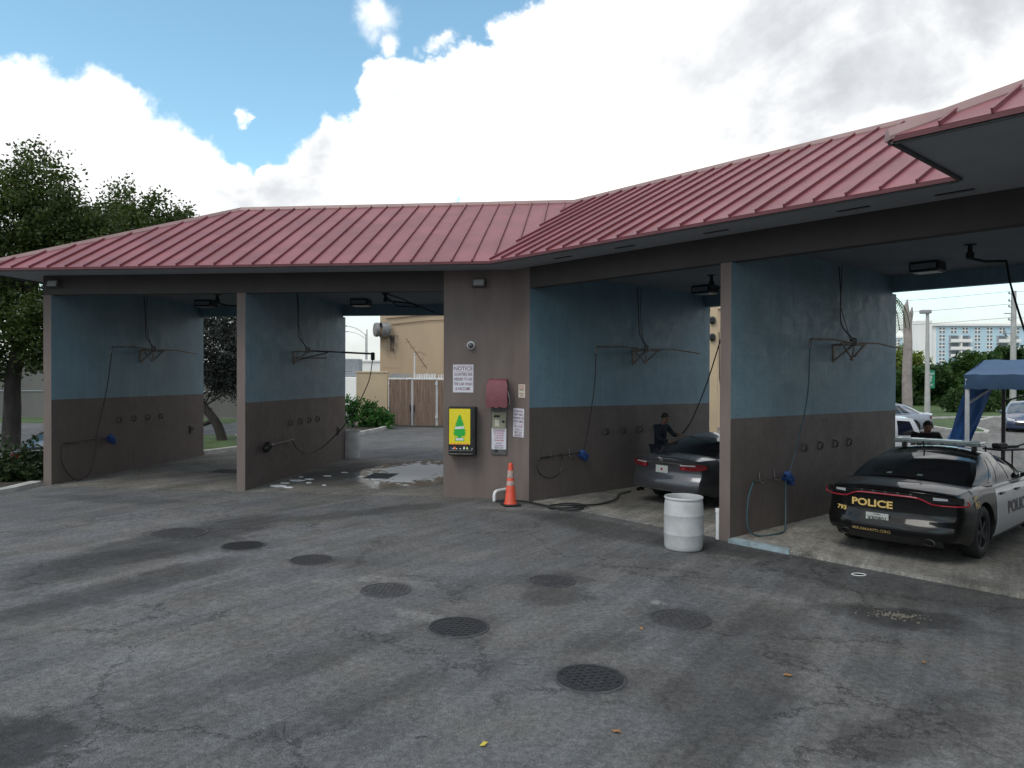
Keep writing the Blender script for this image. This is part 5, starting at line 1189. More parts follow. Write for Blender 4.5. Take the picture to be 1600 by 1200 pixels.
def person(lab, x, y, z, rot, pose, shirt, hair_m, sleeves=True):
    """local: facing +x, left = +y, 1.72 m tall; pose gives the joints that differ"""
    root = thing('person', lab, 'person', (x, y, z), rot)
    J = dict(pelvis=(0,0,.94), spine=(0,0,1.12), chest=(.0,0,1.32), neck=(.0,0,1.475), head0=(.015,0,1.54), head1=(.02,0,1.62), head2=(.01,0,1.70),
             lsh=(0,.185,1.42), lel=(.02,.25,1.14), lwr=(.12,.24,.90), rsh=(0,-.185,1.42), rel=(.02,-.25,1.14), rwr=(.12,-.24,.90),
             lhip=(0,.095,.90), lkn=(.02,.11,.50), lan=(-.02,.12,.08), lto=(.17,.14,.035), rhip=(0,-.095,.90), rkn=(.02,-.11,.50), ran=(-.02,-.12,.08), rto=(.17,-.14,.035))
    look = pose.pop('look', (1, 0, 0)); sc_ = pose.pop('scale', 1.0); root.scale = (sc_,)*3; J.update(pose)
    Rr = dict(pelvis=(.15,.115), spine=(.135,.10), chest=(.155,.115), neck=.055, head0=.062, head1=(.078,.092), head2=(.066,.075), lsh=.062, lel=.042, lwr=.029, rsh=.062, rel=.042, rwr=.029, lhip=.085, lkn=.055, lan=.04, lto=.035, rhip=.085, rkn=.055, ran=.04, rto=.035)
    K = list(J); ix = {k: i for i, k in enumerate(K)}; pts = [Vector(J[k]) for k in K]; rad = [Rr[k] for k in K]
    E_ = [('pelvis','spine'),('spine','chest'),('chest','neck'),('neck','head0'),('head0','head1'),('head1','head2'),('chest','lsh'),('lsh','lel'),('lel','lwr'),('chest','rsh'),('rsh','rel'),('rel','rwr'),('pelvis','lhip'),('lhip','lkn'),('lkn','lan'),('lan','lto'),('pelvis','rhip'),('rhip','rkn'),('rkn','ran'),('ran','rto')]
    ed = [(ix[a], ix[b]) for a, b in E_]
    # hands: palm and five bent fingers
    for sgn, wr, el in ((1,'lwr','lel'), (-1,'rwr','rel')):
        w_ = Vector(J[wr]); d_ = (w_-Vector(J[el])).normalized(); side_ = d_.cross(Vector((0, 0, 1))); side_ = side_.normalized() if side_.length > .1 else Vector((1, 0, 0)); nrm = side_.cross(d_).normalized()
        palm = w_+d_*.055; pts.append(palm); rad.append((.034,.020)); pi_ = len(pts)-1; ed.append((ix[wr], pi_))
        for q, ln in ((-.030,.068),(-.010,.078),(.011,.074),(.030,.058)):
            b = palm+d_*.035+side_*q; m1 = b+d_*ln*.45-nrm*.012; m2 = m1+d_*ln*.25-nrm*ln*.40
            i0 = len(pts); pts += [b, m1, m2]; rad += [.0095,.0085,.007]; ed += [(pi_, i0), (i0, i0+1), (i0+1, i0+2)]
        b = palm+side_*(-.034)*sgn-d_*.01; m1 = b+d_*.03+side_*(-.022)*sgn-nrm*.012; m2 = m1+d_*.026-nrm*.012
        i0 = len(pts); pts += [b, m1, m2]; rad += [.011,.010,.008]; ed += [(pi_, i0), (i0, i0+1), (i0+1, i0+2)]
    for k_ in ('pelvis','spine','chest'): rad[ix[k_]] = .085
    for k_ in ('lhip','rhip'): rad[ix[k_]] = .065
    skinmesh(pts, ed, rad, 'body', SKIN, root, ix['pelvis'])
    def sub(names, scale, nm, m_, root_n, edges):
        kk = names; im = {k: i for i, k in enumerate(kk)}
        rr = [tuple(v*scale+.008 for v in Rr[k]) if isinstance(Rr[k], tuple) else Rr[k]*scale+.008 for k in kk]
        return skinmesh([Vector(J[k]) for k in kk], [(im[a], im[b]) for a, b in edges], rr, nm, m_, root, im[root_n])
    J['cuffl'] = tuple(Vector(J['lel']).lerp(Vector(J['lwr']), .85)) if sleeves else tuple(Vector(J['lsh']).lerp(Vector(J['lel']), .7)); J['cuffr'] = tuple(Vector(J['rel']).lerp(Vector(J['rwr']), .85)) if sleeves else tuple(Vector(J['rsh']).lerp(Vector(J['rel']), .7)); Rr['cuffl'] = Rr['cuffr'] = .036 if sleeves else .055
    J['hem'] = tuple(Vector(J['pelvis'])+Vector((0,0,-.03))); Rr['hem'] = (.155,.12); J['collar'] = tuple(Vector(J['chest']).lerp(Vector(J['neck']), .72)); Rr['collar'] = .068
    if sleeves: sub(['hem','spine','chest','collar','lsh','lel','cuffl','rsh','rel','cuffr'], 1.08, 'shirt', shirt, 'chest', [('hem','spine'),('spine','chest'),('chest','collar'),('chest','lsh'),('lsh','lel'),('lel','cuffl'),('chest','rsh'),('rsh','rel'),('rel','cuffr')])
    else: sub(['hem','spine','chest','collar','lsh','cuffl','rsh','cuffr'], 1.10, 'shirt', shirt, 'chest', [('hem','spine'),('spine','chest'),('chest','collar'),('chest','lsh'),('lsh','cuffl'),('chest','rsh'),('rsh','cuffr')])
    sub(['pelvis','lhip','lkn','lan','rhip','rkn','ran'], 1.1, 'trousers', JEAN, 'pelvis', [('pelvis','lhip'),('lhip','lkn'),('lkn','lan'),('pelvis','rhip'),('rhip','rkn'),('rkn','ran')])
    for a, b in (('lan','lto'), ('ran','rto')):
        skinmesh([Vector(J[a])+Vector((-.03,0,-.03)), (Vector(J[a])+Vector(J[b]))/2+Vector((0,0,-.01)), Vector(J[b])], [(0,1),(1,2)], [.05,.05,.042], 'shoe', SHOE, root, 0, 1)
    # head details follow the tilt of the head
    h0, h1, h2 = (Vector(J[k]) for k in ('head0','head1','head2')); up = (h2-h0).normalized(); fw = Vector(look); fw = (fw-up*fw.dot(up)).normalized(); lf = up.cross(fw)
    Hm = Matrix(((fw.x,lf.x,up.x,h1.x),(fw.y,lf.y,up.y,h1.y),(fw.z,lf.z,up.z,h1.z),(0,0,0,1)))
    def onhead(mb, nm, m_): mb.v = [tuple(Hm @ Vector(q)) for q in mb.v]; return mb.build(nm, m_, root, smooth=60)
    mb = MB(); R1 = []
    for i in range(9):
        th = math.pi*.60*i/8; row = []
        for k in range(20):
            a = 2*math.pi*k/20; fr = max(0, math.cos(a)); t2 = th*(1-.36*fr); rr = 1+.05*math.sin(5*a+i)*.6
            row.append((-.012+.100*rr*math.sin(t2)*math.cos(a), .086*rr*math.sin(t2)*math.sin(a), .028+.105*math.cos(t2)))
        R1.append(row)
    mb.grid(R1, close=True); onhead(mb, 'hair', hair_m)
    mb = MB(); mb.add([(.082,0,.02),(.115,0,-.025),(.085,.018,-.03),(.085,-.018,-.03)], [(0,2,1),(0,1,3),(1,2,3)]); onhead(mb, 'nose', SKIN)
    for sg in (-1, 1):
        mb = MB(); mb.lathe([(.001,-.012),(.012,-.006),(.014,0),(.012,.006),(.001,.012)], 10, axis='x', cap=False); mb.v = [(q[0]*.4+.083, q[1]+sg*.033, q[2]*.7+.015) for q in mb.v]; onhead(mb, 'eye', HAIR)
        mb = MB(); mb.lathe([(.001,-.010),(.026,-.004),(.028,.004),(.001,.010)], 12, axis='y', cap=False); mb.v = [(q[0]*.7-.0, q[1]+sg*.085, q[2]*1.1-.005) for q in mb.v]; onhead(mb, 'ear', SKIN)
    mb = MB(); mb.bbox((.080,0,-.062), (.012,.045,.010), .004); onhead(mb, 'mouth', mat('lips', (.14,.05,.045), .5))
    return root
# washing the sedan: head bent towards the car, both hands up on the wand
px_, py_ = 3.42, 16.9
ang = math.atan2(16.45-py_, 3.9-px_)-.1
person('person in dark long sleeves bending over the grey sedan with a spray wand', px_, py_, gz(px_)+.013, ang,
       dict(chest=(.05,0,1.32), neck=(.09,0,1.465), head0=(.13,0,1.525), head1=(.16,0,1.60), head2=(.165,0,1.672), look=(.8,0,-.6),
            lsh=(.06,.185,1.41), lel=(.22,.24,1.20), lwr=(.42,.13,1.24), rsh=(.06,-.185,1.41), rel=(.16,-.24,1.14), rwr=(.40,-.13,1.08)), NAVY, HAIR, True)
lw_ = Vector((px_, py_, gz(px_)+.013)) + Matrix.Rotation(ang, 3, 'Z') @ Vector((.49, .12, 1.235)); rw_ = Vector((px_, py_, gz(px_)+.013)) + Matrix.Rotation(ang, 3, 'Z') @ Vector((.47, -.13, 1.07))
dv = (rw_-lw_)
mb = MB(); mb.tube([lw_-dv*.35, lw_, rw_, rw_+dv*.2], .013, 8); mb.tube([rw_+dv*.2, rw_+dv*1.2+Vector((.12,-.05,-.02))], .008, 6)
tag(mb.build('spray_wand', M['steel'], smooth=50), 'thin spray wand held by the person washing the grey sedan', 'spray wand')
person('person in a black T-shirt with bowed head behind the police car', 8.27, 14.6, gz(8.27)+.055, math.atan2(-14.6, -8.27)+.25,
       dict(chest=(.03,0,1.27), neck=(.06,0,1.40), head0=(.085,0,1.445), head1=(.12,0,1.51), head2=(.115,0,1.585), look=(.9,0,-.35), spine=(0,0,1.08), scale=1.035, lsh=(.03,.185,1.355), rsh=(.03,-.185,1.355),
            lel=(.1,.27,1.10), lwr=(.28,.15,1.02), rel=(.1,-.27,1.10), rwr=(.28,-.15,1.02)), BLK, HAIR, False)
# ------------------------------------------------------------------ foliage
def leaf_mesh(name, pts, size, m_, seed, parent=None, flat=.0, asp=.5):
    rng = np.random.default_rng(seed); n = len(pts); pts = np.asarray(pts, float)
    a = rng.normal(size=(n, 3)); a /= np.linalg.norm(a, axis=1)[:, None]
    b = rng.normal(size=(n, 3)); b[:, 2] += flat; b -= (b*a).sum(1)[:, None]*a; b /= np.linalg.norm(b, axis=1)[:, None]
    sz = size*rng.uniform(.6, 1.35, (n, 1)); c = np.cross(a, b)
    bend = c*sz*.18
    V = np.empty((n, 4, 3)); V[:, 0] = pts-a*sz; V[:, 1] = pts+b*sz*asp+bend; V[:, 2] = pts+a*sz; V[:, 3] = pts-b*sz*asp+bend
    me = bpy.data.meshes.new(name); me.vertices.add(n*4); me.vertices.foreach_set('co', V.ravel())
    me.loops.add(n*4); me.loops.foreach_set('vertex_index', np.arange(n*4)); me.polygons.add(n)
    me.polygons.foreach_set('loop_start', np.arange(0, n*4, 4)); me.polygons.foreach_set('loop_total', np.full(n, 4))
    me.materials.append(m_); me.update(calc_edges=True)
    o = bpy.data.objects.new(name, me); COL.objects.link(o)
    if parent is not None: o.parent = parent
    return o
def crown_pts(blobs, n_clump, per, spread, seed, core=.35):
    """leaves gathered in twig clumps through the volume of a few ellipsoids (cx,cy,cz,rx,ry,rz)"""
    rng = np.random.default_rng(seed); vol = np.array([b[3]*b[4]*b[5] for b in blobs]); pr = vol**.75/np.sum(vol**.75); out_ = []; cl = []
    for i in rng.choice(len(blobs), n_clump, p=pr):
        b = blobs[i]; d_ = rng.normal(size=3); d_ /= np.linalg.norm(d_); r = rng.uniform(core, 1)**.5*rng.uniform(.85, 1.12)
        c = np.array(b[:3])+d_*r*np.array(b[3:]); cl.append(c)
        dirn = d_+np.array([0, 0, .25]); dirn /= np.linalg.norm(dirn); m_ = int(per*rng.uniform(.5, 1.5)); tt = rng.uniform(-1, 1, (m_, 1))
        out_.append(c+dirn*tt*spread*1.6+rng.normal(size=(m_, 3))*spread*.62)
    return np.concatenate(out_), cl
def tree(name, lab, cat, base, trunk_pts, trunk_r, blobs, n_clump, per, spread, leaf, lm, seed, grp=None, branches=26, bark=None):
    root = thing(name, lab, cat, base, 0, grp); B = Vector(base)
    mb = MB(); tp = bez(trunk_pts, 6); rr = [trunk_r*(1-.62*i/(len(tp)-1)) for i in range(len(tp))]; rr[0] *= 1.35; mb.tube(tp, rr, 12)
    P, cl = crown_pts(blobs, n_clump, per, spread, seed)
    rs = random.Random(seed); top = tp[len(tp)//3:]
    for c in rs.sample(cl, min(branches, len(cl))):
        c = Vector(c); s_ = min(top, key=lambda q: (q-c).length+rs.uniform(0, 1.2)); mid = s_.lerp(c, .5)+Vector((rs.uniform(-.3,.3), rs.uniform(-.3,.3), rs.uniform(-.1,.4)))
        L_ = (c-s_).length; r0 = trunk_r*.22*min(1, L_/3+.25); mb.tube(bez([s_, mid, c], 4), [r0*(1-.8*i/8) for i in range(9)], 6)
    mb.build('trunk', bark or M['bark'], root, smooth=60)
    leaf_mesh('crown', P, leaf, lm, seed+1, root); return root
G1 = leafmat('oak_leaves', (.026,.044,.010), (.068,.102,.020)); G2 = leafmat('silver_leaves', (.035,.042,.037), (.075,.085,.075)); G3 = leafmat('hedge_leaves', (.018,.045,.012), (.05,.105,.022), .25); G4 = leafmat('bright_leaves', (.03,.10,.02), (.075,.20,.04), 1.2); G5 = leafmat('yellow_green_leaves', (.12,.17,.03), (.22,.27,.06), .6); G6 = leafmat('dark_shrub_leaves', (.012,.028,.010), (.035,.06,.018), .9)
# left: two oaks over the roof
tree('oak_tree', 'tall dark oak rising highest at the left edge behind the car wash', 'tree', (-19.2, 28.0, gz(-19.2, 28)), [(0,0,-.2),(.05,.05,1.5),(.15,0,3.0),(.5,.2,5.2),(.9,.3,7.5),(1.1,.3,9.6)], .34,
     [(-.6,.3,8.2,2.3,2.2,2.1),(1.3,.2,8.6,1.9,2.0,1.7),(.9,.1,10.3,1.25,1.2,1.25),(2.6,.4,7.2,2.0,2.0,1.4),(-2.2,.3,6.2,2.2,2.2,1.7),(.8,-.3,5.2,2.3,2.0,1.2),(-.6,0,4.0,2.0,1.8,.9),(3.4,.3,8.9,.9,.9,.5),(.9,.4,11.2,.55,.5,.5),(-1.2,-.2,2.9,1.3,1.2,.7),(1.8,-.2,3.6,1.2,1.2,.7),(0,-.8,5.0,2.6,1.6,1.2),(2.2,-.5,4.6,1.6,1.4,1.0),(0,-.6,8.6,2.6,1.8,1.8),(-2.4,-.3,4.2,1.8,1.5,1.2)], 1500, 36, .27, .085, G1, 11, 'oaks behind the left end of the car wash', 40)
tree('oak_tree', 'wide lower oak showing above the left hip of the roof', 'tree', (-16.6, 33.5, gz(-16.6, 33.5)), [(0,0,-.2),(.1,0,2.0),(-.2,.1,4.0),(-.4,.1,6.2),(-.5,.2,8.6)], .34,
     [(-1.2,0,8.8,2.4,2.3,1.6),(1.6,0,8.3,2.5,2.3,1.3),(-.8,.1,10.3,1.3,1.3,1.1),(3.6,.2,7.6,1.5,1.4,1.1),(.3,.1,7.0,3.6,2.6,1.3),(-3.2,0,7.4,1.8,1.8,1.5),(4.6,.1,8.5,.7,.6,.4),(1.0,0,9.9,.9,.9,.5),(-2.0,-.4,8.2,2.6,1.8,1.6),(2.6,-.4,7.4,2.6,1.8,1.2),(-4.2,-.2,8.8,1.8,1.5,1.5)], 1400, 36, .28, .09, G1, 23, 'oaks behind the left end of the car wash', 30)
tree('silver_tree', 'drooping grey green tree with a leaning trunk behind the first bay', 'tree', (-10.69, 26.9, .06), [(.1,0,-.1),(-.15,0,.7),(-.75,.05,1.5),(-1.1,.05,2.4),(-.9,.0,3.6),(-.7,0,4.8)], .19,
     [(-.5,0,3.6,1.4,1.2,1.4),(.6,.2,3.1,1.2,1.1,1.2),(.4,.1,4.6,1.3,1.2,1.1),(1.2,.2,2.2,.8,.7,.9),(-1.4,.1,4.4,1.2,1.2,1.2),(-.3,0,2.3,1.0,.9,.6),(.2,.3,3.4,1.5,1.0,1.5),(1.0,.3,3.8,1.2,1.0,1.4),(.6,.2,2.4,1.1,.8,.7),(-.6,.2,5.2,2.0,1.2,.8)], 760, 46, .20, .055, G2, 31, None, 20)
mb = MB(); mb.tube(bez([(-10.95,26.9,.9),(-11.5,26.9,.75),(-12.2,26.95,1.05),(-12.6,26.95,1.7)],6), [.09-.002*i for i in range(19)], 8)
tag(mb.build('fallen_branch', M['bark'], smooth=60), 'thick dark limb leaning left off the grey green tree', 'branch')
# shrub hiding the black car's rear
P, _ = crown_pts([(0,0,.45,1.1,.7,.85),(.55,.1,.25,.8,.6,.55),(-.9,0,.6,.9,.6,1.0)], 260, 24, .16, 41)
c = thing('shrub', 'dark leafy shrub at the left edge in front of the black car', 'shrub', (-12.35, 17.35, gz(-12.35, 17.35)))
mb = MB()
for k in range(9): mb.tube(bez([(rnd.uniform(-.2,.2),rnd.uniform(-.2,.2),-.05),(rnd.uniform(-.5,.5),rnd.uniform(-.3,.3),.4),(rnd.uniform(-.9,.9),rnd.uniform(-.4,.4),.8)],4), .012, 5)
mb.build('stem', M['bark'], c); leaf_mesh('foliage', P, .075, G6, 42, c)
# ground patches on the left
def patch_sheet(name, pts, m_, dz, label=None, cat=None):
    mb = MB(); n = 10
    mb.add([(x, y, gz(x, y)+dz) for x, y in pts], [tuple(range(len(pts)))]); o = mb.build(name, m_); o['kind'] = 'structure'; return o
soilm = mat('dark_mulch', (.035,.030,.022), .95, .4, 9, bump=.8, bscale=40)
def grid_sheet(name, x0, x1, y0, y1, m_, dz, nx=14, ny=14):
    mb = MB(); mb.grid([[(x0+(x1-x0)*i/nx, y0+(y1-y0)*k/ny, gz(x0+(x1-x0)*i/nx, y0+(y1-y0)*k/ny)+dz) for i in range(nx+1)] for k in range(ny+1)]); o = mb.build(name, m_, smooth=60); o['kind'] = 'structure'; return o
grid_sheet('planting_bed', -16.0, -10.62, 14.9, 18.0, soilm, .006)
grid_sheet('grass', -40.0, -14.6, 37.5, 42.4, M['grass'], .008, 20, 14)
def kerb(pts, w_=.15, h_=.13, m_=None):
    mb = MB(); P = [Vector((x, y, 0)) for x, y in pts]; rows = []
    for i, p in enumerate(P):
        t_ = (P[min(i+1, len(P)-1)]-P[max(i-1, 0)]).normalized(); s_ = Vector((-t_.y, t_.x, 0))*w_/2; z = gz(p.x, p.y)
        rows.append([p-s_+Vector((0,0,z-.05)), p-s_*.9+Vector((0,0,z+h_*.9)), p-s_*.7+Vector((0,0,z+h_)), p+s_*.7+Vector((0,0,z+h_)), p+s_*.9+Vector((0,0,z+h_*.9)), p+s_+Vector((0,0,z-.05))])
    mb.grid(rows); mb.add(rows[0], [(0,1,2,3,4,5)]); mb.add(rows[-1], [(5,4,3,2,1,0)])
    return struct(mb.build('kerb', m_ or M['concl'], smooth=35))
kerb([(-14.5,13.6),(-12.0,14.0),(-10.75,14.55),(-10.55,15.3),(-10.58,16.25)], .28, .10)
kerb([(-14.0,22.0),(-11.0,22.35),(-9.6,22.75),(-9.0,24.4),(-8.6,26.4),(-8.9,28.4),(-11,29.2)], .2, .15)
isl = [(-13.9,22.1),(-11.0,22.45),(-9.66,22.85),(-9.1,24.4),(-8.72,26.4),(-9.0,28.3),(-11,29.1),(-13.9,29.1)]
mb = MB(); mb.prism([(x, y, gz(x)) for x, y in isl], (0, 0, .10)); struct(mb.build('grass', M['grass']))
# the long white wall and the low white building behind it
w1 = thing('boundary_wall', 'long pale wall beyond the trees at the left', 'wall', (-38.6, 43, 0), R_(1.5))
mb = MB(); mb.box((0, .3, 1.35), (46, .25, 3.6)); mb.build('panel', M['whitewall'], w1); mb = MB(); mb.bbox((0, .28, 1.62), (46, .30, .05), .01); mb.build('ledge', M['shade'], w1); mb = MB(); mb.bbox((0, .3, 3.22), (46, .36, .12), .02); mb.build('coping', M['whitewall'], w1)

# ------------------------------------------------------------------ behind the second bay
tb = thing('tan_building', 'tall windowless tan stucco building behind the wooden gates', 'building', (-6.85, 38.0, 0), 0)
mb = MB(); mb.box((9.3, 5.0, 3.0), (18.6, 10, 6.2)); mb.build('wall', M['tan'], tb)
mb = MB(); mb.bbox((9.3, 5.0, 6.16), (18.8, 10.2, .14), .03); mb.build('parapet', M['tan'], tb)
mb = MB(); mb.tube([(.3,-.05,5.55),(1.4,-.04,5.65),(3.6,-.05,5.85),(7,-.05,5.8)], .022, 6); mb.tube([(.6,-.04,5.25),(2.4,-.05,5.45),(5.5,-.05,5.6)], .018, 6); mb.build('cable', M['rust'], tb)
mb = MB(); rs = random.Random(9)
def stainmat():
    m_ = bpy.data.materials.new('soot_streak'); m_.use_nodes = True; t = NT(m_.node_tree); b = m_.node_tree.nodes['Principled BSDF']; oc = t.n('ShaderNodeTexCoord').outputs['Object']
    n_ = t.noise(t.scl(oc, (6, 6, 1.2)), 1.6, 5, .6); sp = t.n('ShaderNodeSeparateXYZ'); t.l.new(oc, sp.inputs[0])
    fade = t.m('MULTIPLY', t.ss(sp.outputs['Z'], 3.1, 4.5), t.ss(t.m('ABSOLUTE', t.m('SUBTRACT', sp.outputs['X'], .62)), .42, .08))
    f = t.m('MULTIPLY', t.ss(n_, .40, .58), fade)
    t.l.new(t.mix(f, (.50,.375,.25), (.06,.05,.045)), b.inputs['Base Color']); b.inputs['Roughness'].default_value = .9; return m_
mb.box((.62, -.004, 3.85), (.9, .012, 1.7)); mb.build('soot_stain', stainmat(), tb)
mb = MB(); mb.tube([(.62,-.02,4.3),(.62,-.10,4.15),(.62,-.12,4.0)], .03, 6); mb.bbox((.62,-.09,3.95),(.12,.12,.12),.02); mb.build('conduit', M['rust'], tb)
ex = bpy.data.objects.new('exhaust_duct', None); COL.objects.link(ex); ex.parent = tb; ex.location = (.45, -.15, 4.95); ex.rotation_euler = (0, 0, R_(28))
mb = MB(); mb.lathe([(.42,0),(.42,.05),(.40,.06),(.40,.42),(.37,.42),(.37,.20),(.001,.20)], 28, axis='x', cap=False); mb.v = [(-q[0], q[1], q[2]) for q in mb.v]; mb.build('hood', M['steel'], ex, smooth=40)
mb = MB(); mb.lathe([(.28,-.74),(.35,-.72),(.37,-.65),(.37,-.56),(.33,-.54)], 28, axis='x', cap=True); mb.build('damper', M['steel'], ex, smooth=40)
lw = thing('low_wall', 'lower tan wall left of the wooden gates behind the green bushes', 'wall', (-7.75, 36.4, 0))
mb = MB(); mb.box((.78, .12, 1.28), (1.55, .24, 2.9)); mb.build('panel', M['tanl'], lw); mb = MB(); mb.bbox((.78, .12, 2.76), (1.61, .30, .08), .01); mb.build('coping', M['tanl'], lw)
# wooden gates with white steel frames
gate_lab = ['wooden gate leaf nearest the green bushes', 'middle wooden gate leaf under the roof antenna', 'right wooden gate leaf cut off by the brown pier', 'wooden gate leaf hidden behind the brown pier']
for k in range(4):
    gw = 1.12; x0 = -6.10+k*1.20
    gt = thing('wooden_gate', gate_lab[k], 'gate', (x0, 36.3+.018*k, gz(x0)), R_(-1), 'wooden dumpster gates')
    mb = MB(); rs = random.Random(50+k)
    for i in range(8):
        bw = gw/8; dx = rs.uniform(-.006,.006); mb.bbox((bw*(i+.5)+dx, .0, 1.24+rs.uniform(-.012,.012)), (bw-.010, .022, 2.22), .004)
    mb.build('boards', M['wood'], gt)
    mb = MB()
    for xx in (-.01, gw+.01): mb.bbox((xx, .035, 1.27), (.05,.05,2.36), .006)
    for zz in (.16, 1.25, 2.42): mb.bbox((gw/2, .05, zz), (gw, .045, .06), .006)
    mb.bbox((gw/2, -.012, 2.40), (gw+.06, .05, .05), .006); mb.build('frame', M['white'], gt)
    mb = MB()
    for i in range(9): mb.bbox((gw*(i+.5)/9, .03, 2.55+rs.uniform(-.03,.02)), (gw/9*.8*rs.uniform(.5,1), .02, .22), .004)
    mb.build('picket', M['white'] if k != 0 else M['shade'], gt)
    mb = MB(); mb.bbox((gw-.04 if k % 2 == 0 else .04, -.03, .95), (.06,.04,.35), .008); mb.tube([(gw-.02 if k % 2 == 0 else .02, -.03, .1),(gw-.02 if k % 2 == 0 else .02, -.03, .8)], .015, 6); mb.build('latch', M['black'], gt)
    for zz in (.45, 2.1):
        mb = MB(); mb.lathe([(.03,0),(.03,.14)], 8, c=(-.01 if k % 2 == 0 else gw+.01, -.01, zz)); mb.build('hinge', M['white'], gt)
an = thing('roof_antenna', 'tilted aerial on a white mast above the wooden gates', 'antenna', (-4.88, 36.65, 2.3))
mb = MB(); mb.tube([(0,0,-2.2),(0,0,1.45)], .035, 8); mb.build('mast', M['white'], an)
mb = MB(); mb.tube([(-.42,0,2.15),(.62,0,.65)], .022, 6)
for q in (.1,.3,.5,.7,.9): p = Vector((-.42,0,2.15)).lerp(Vector((.62,0,.65)), q); mb.tube([p+Vector((-.10,-.25,-.06)), p+Vector((.10,.25,.06))], .010, 5)
mb.tube([(0,0,1.45),(.25,-.1,1.5),(.62,-.15,1.3)], .012, 5); mb.build('aerial', M['rust'], an)
# bushes by the kerb
for k, (x, y, h, lab) in enumerate(((-7.55,34.7,1.55,'tall leafy green bush at the left of the gates'),(-6.75,34.9,1.35,'green bush in the middle beside the low tan wall'),(-6.25,35.2,.95,'small green bush touching the first gate'))):
    c = thing('green_bush', lab, 'bush', (x, y, gz(x)), 0, 'green bushes beside the wooden gates')
    P, cl = crown_pts([(0,0,h*.42,.62,.5,h*.44),(-.1,0,h*.75,.38,.35,h*.28),(.25,0,h*.35,.45,.4,h*.3)], 75, 16, .10, 60+k, .2); leaf_mesh('foliage', P, .085, G4, 70+k, c, flat=.8, asp=.42)
    mb = MB()
    for p in random.Random(k).sample(cl, 12): mb.tube(bez([(0,0,-.03),(p[0]*.3,p[1]*.3,p[2]*.5),tuple(p)],4), .012, 5)
    mb.build('stem', M['bark'], c)
kerb([(-11,29.2),(-7.2,30.2),(-6.55,31.0),(-6.1,33.6),(-6.0,35.9)], .2, .15)
mb = MB(); mb.prism([(x, y, gz(x)) for x, y in ((-7.2,30.35),(-6.68,31.0),(-6.22,33.6),(-6.12,36.2),(-9,36.2),(-11,34),(-10.5,29.5))], (0, 0, .09)); struct(mb.build('planting_bed', soilm))
# grey drum at the end of the second wall
c = thing('plastic_drum', 'pale drum half hidden behind the rear end of the second wall', 'drum', (-4.92, 22.35, gz(-4.9)), .2)
mb = MB(); mb.lathe([(q[0]*1.0, q[1]*1.1) for q in prof], 32) if False else mb.lathe([(.235,0),(.262,.012),(.278,.10),(.29,.26),(.292,.42),(.290,.56),(.28,.78),(.272,.80),(.285,.82),(.285,.85),(.262,.85),(.268,.75),(.27,.1),(.25,.04)], 32)
mb.build('shell', M['whiteg'], c, smooth=50)
# far white building with a roof unit, street lights beyond
fb = thing('far_white_building', 'low white building with a rooftop air unit seen left of the tan building', 'building', (-19.5, 68, 0))
mb = MB(); mb.box((3.6, 4, 1.9), (11, 8, 4.2)); mb.build('wall', M['aptwhite'], fb); mb = MB(); mb.bbox((3.6, 4, 4.05), (11.3, 8.3, .2), .03); mb.build('parapet', M['aptwhite'], fb)
mb = MB(); mb.box((3.6, -.03, .55), (11, .06, 1.5)); mb.build('red_base', mat('red_base_paint', (.20,.03,.035), .7), fb)
mb = MB(); mb.box((3.2, -.04, 2.2), (5, .05, .5)); mb.build('window_band', M['aptglass'], fb)
mb = MB(); mb.bbox((5.2, -2.5, 3.2), (1.6,1.2,1.9), .05); au = mb.build('air_unit', mat('grey_unit', (.25,.27,.29), .6), fb)
mb = MB(); mb.bbox((4.2, -2.7, 1.2), (4.6,2.4,2.6), .05); mb.build('annex', M['aptwhite'], fb); mb = MB(); mb.tube(bez([(3.4,-3.9,2.3),(4.2,-4.0,2.9),(5.4,-3.9,3.1)],5), .06, 6); mb.build('pipe', M['steel'], fb)
def street_light(x, y, h, arm, lab):
    c = thing('street_light', lab, 'street light', (x, y, 0), 0, 'far street lights'); mb = MB(); mb.tube([(0,0,-.3),(0,0,h)], [.12,.07], 8); mb.build('pole', M['concpole'], c)
    mb = MB(); mb.tube(bez([(0,0,h-.8),(arm*.5,0,h+.1),(arm,0,h+.45)],6), .045, 6); mb.build('arm', M['concpole'], c, smooth=50); mb = MB(); mb.bbox((arm+.2*np.sign(arm),0,h+.42), (.75,.25,.14), .05); mb.build('lamp_head', M['shade'], c)
street_light(-17.85, 90, 8.4, -2.6, 'tallest far street light left of the exhaust duct')
street_light(-26.0, 130, 10.2, -3.2, 'second far street light, lower and farther away')

# tan pier seen in the slot beside the third bay's wall
tp_ = thing('stucco_pier', 'tall tan stucco pier in the narrow gap behind the grey sedan', 'pier', (7.22, 26.2, gz(7.2)), R_(-15))
mb = MB(); mb.bbox((0,0,2.9), (.26,.5,6.2), .02); mb.build('shaft', M['tanl'], tp_)
mb = MB(); mb.bbox((-.06,-.30,4.62), (.22,.18,.26), .06); mb.bbox((-.06,-.30,4.02), (.22,.18,.26), .06); mb.build('fixture', M['black'], tp_)
mb = MB(); mb.tube([(.17,-.2,4.2),(.19,-.22,2.6),(.28,-.25,1.9)], .02, 6); mb.build('cable', M['wire'], tp_)

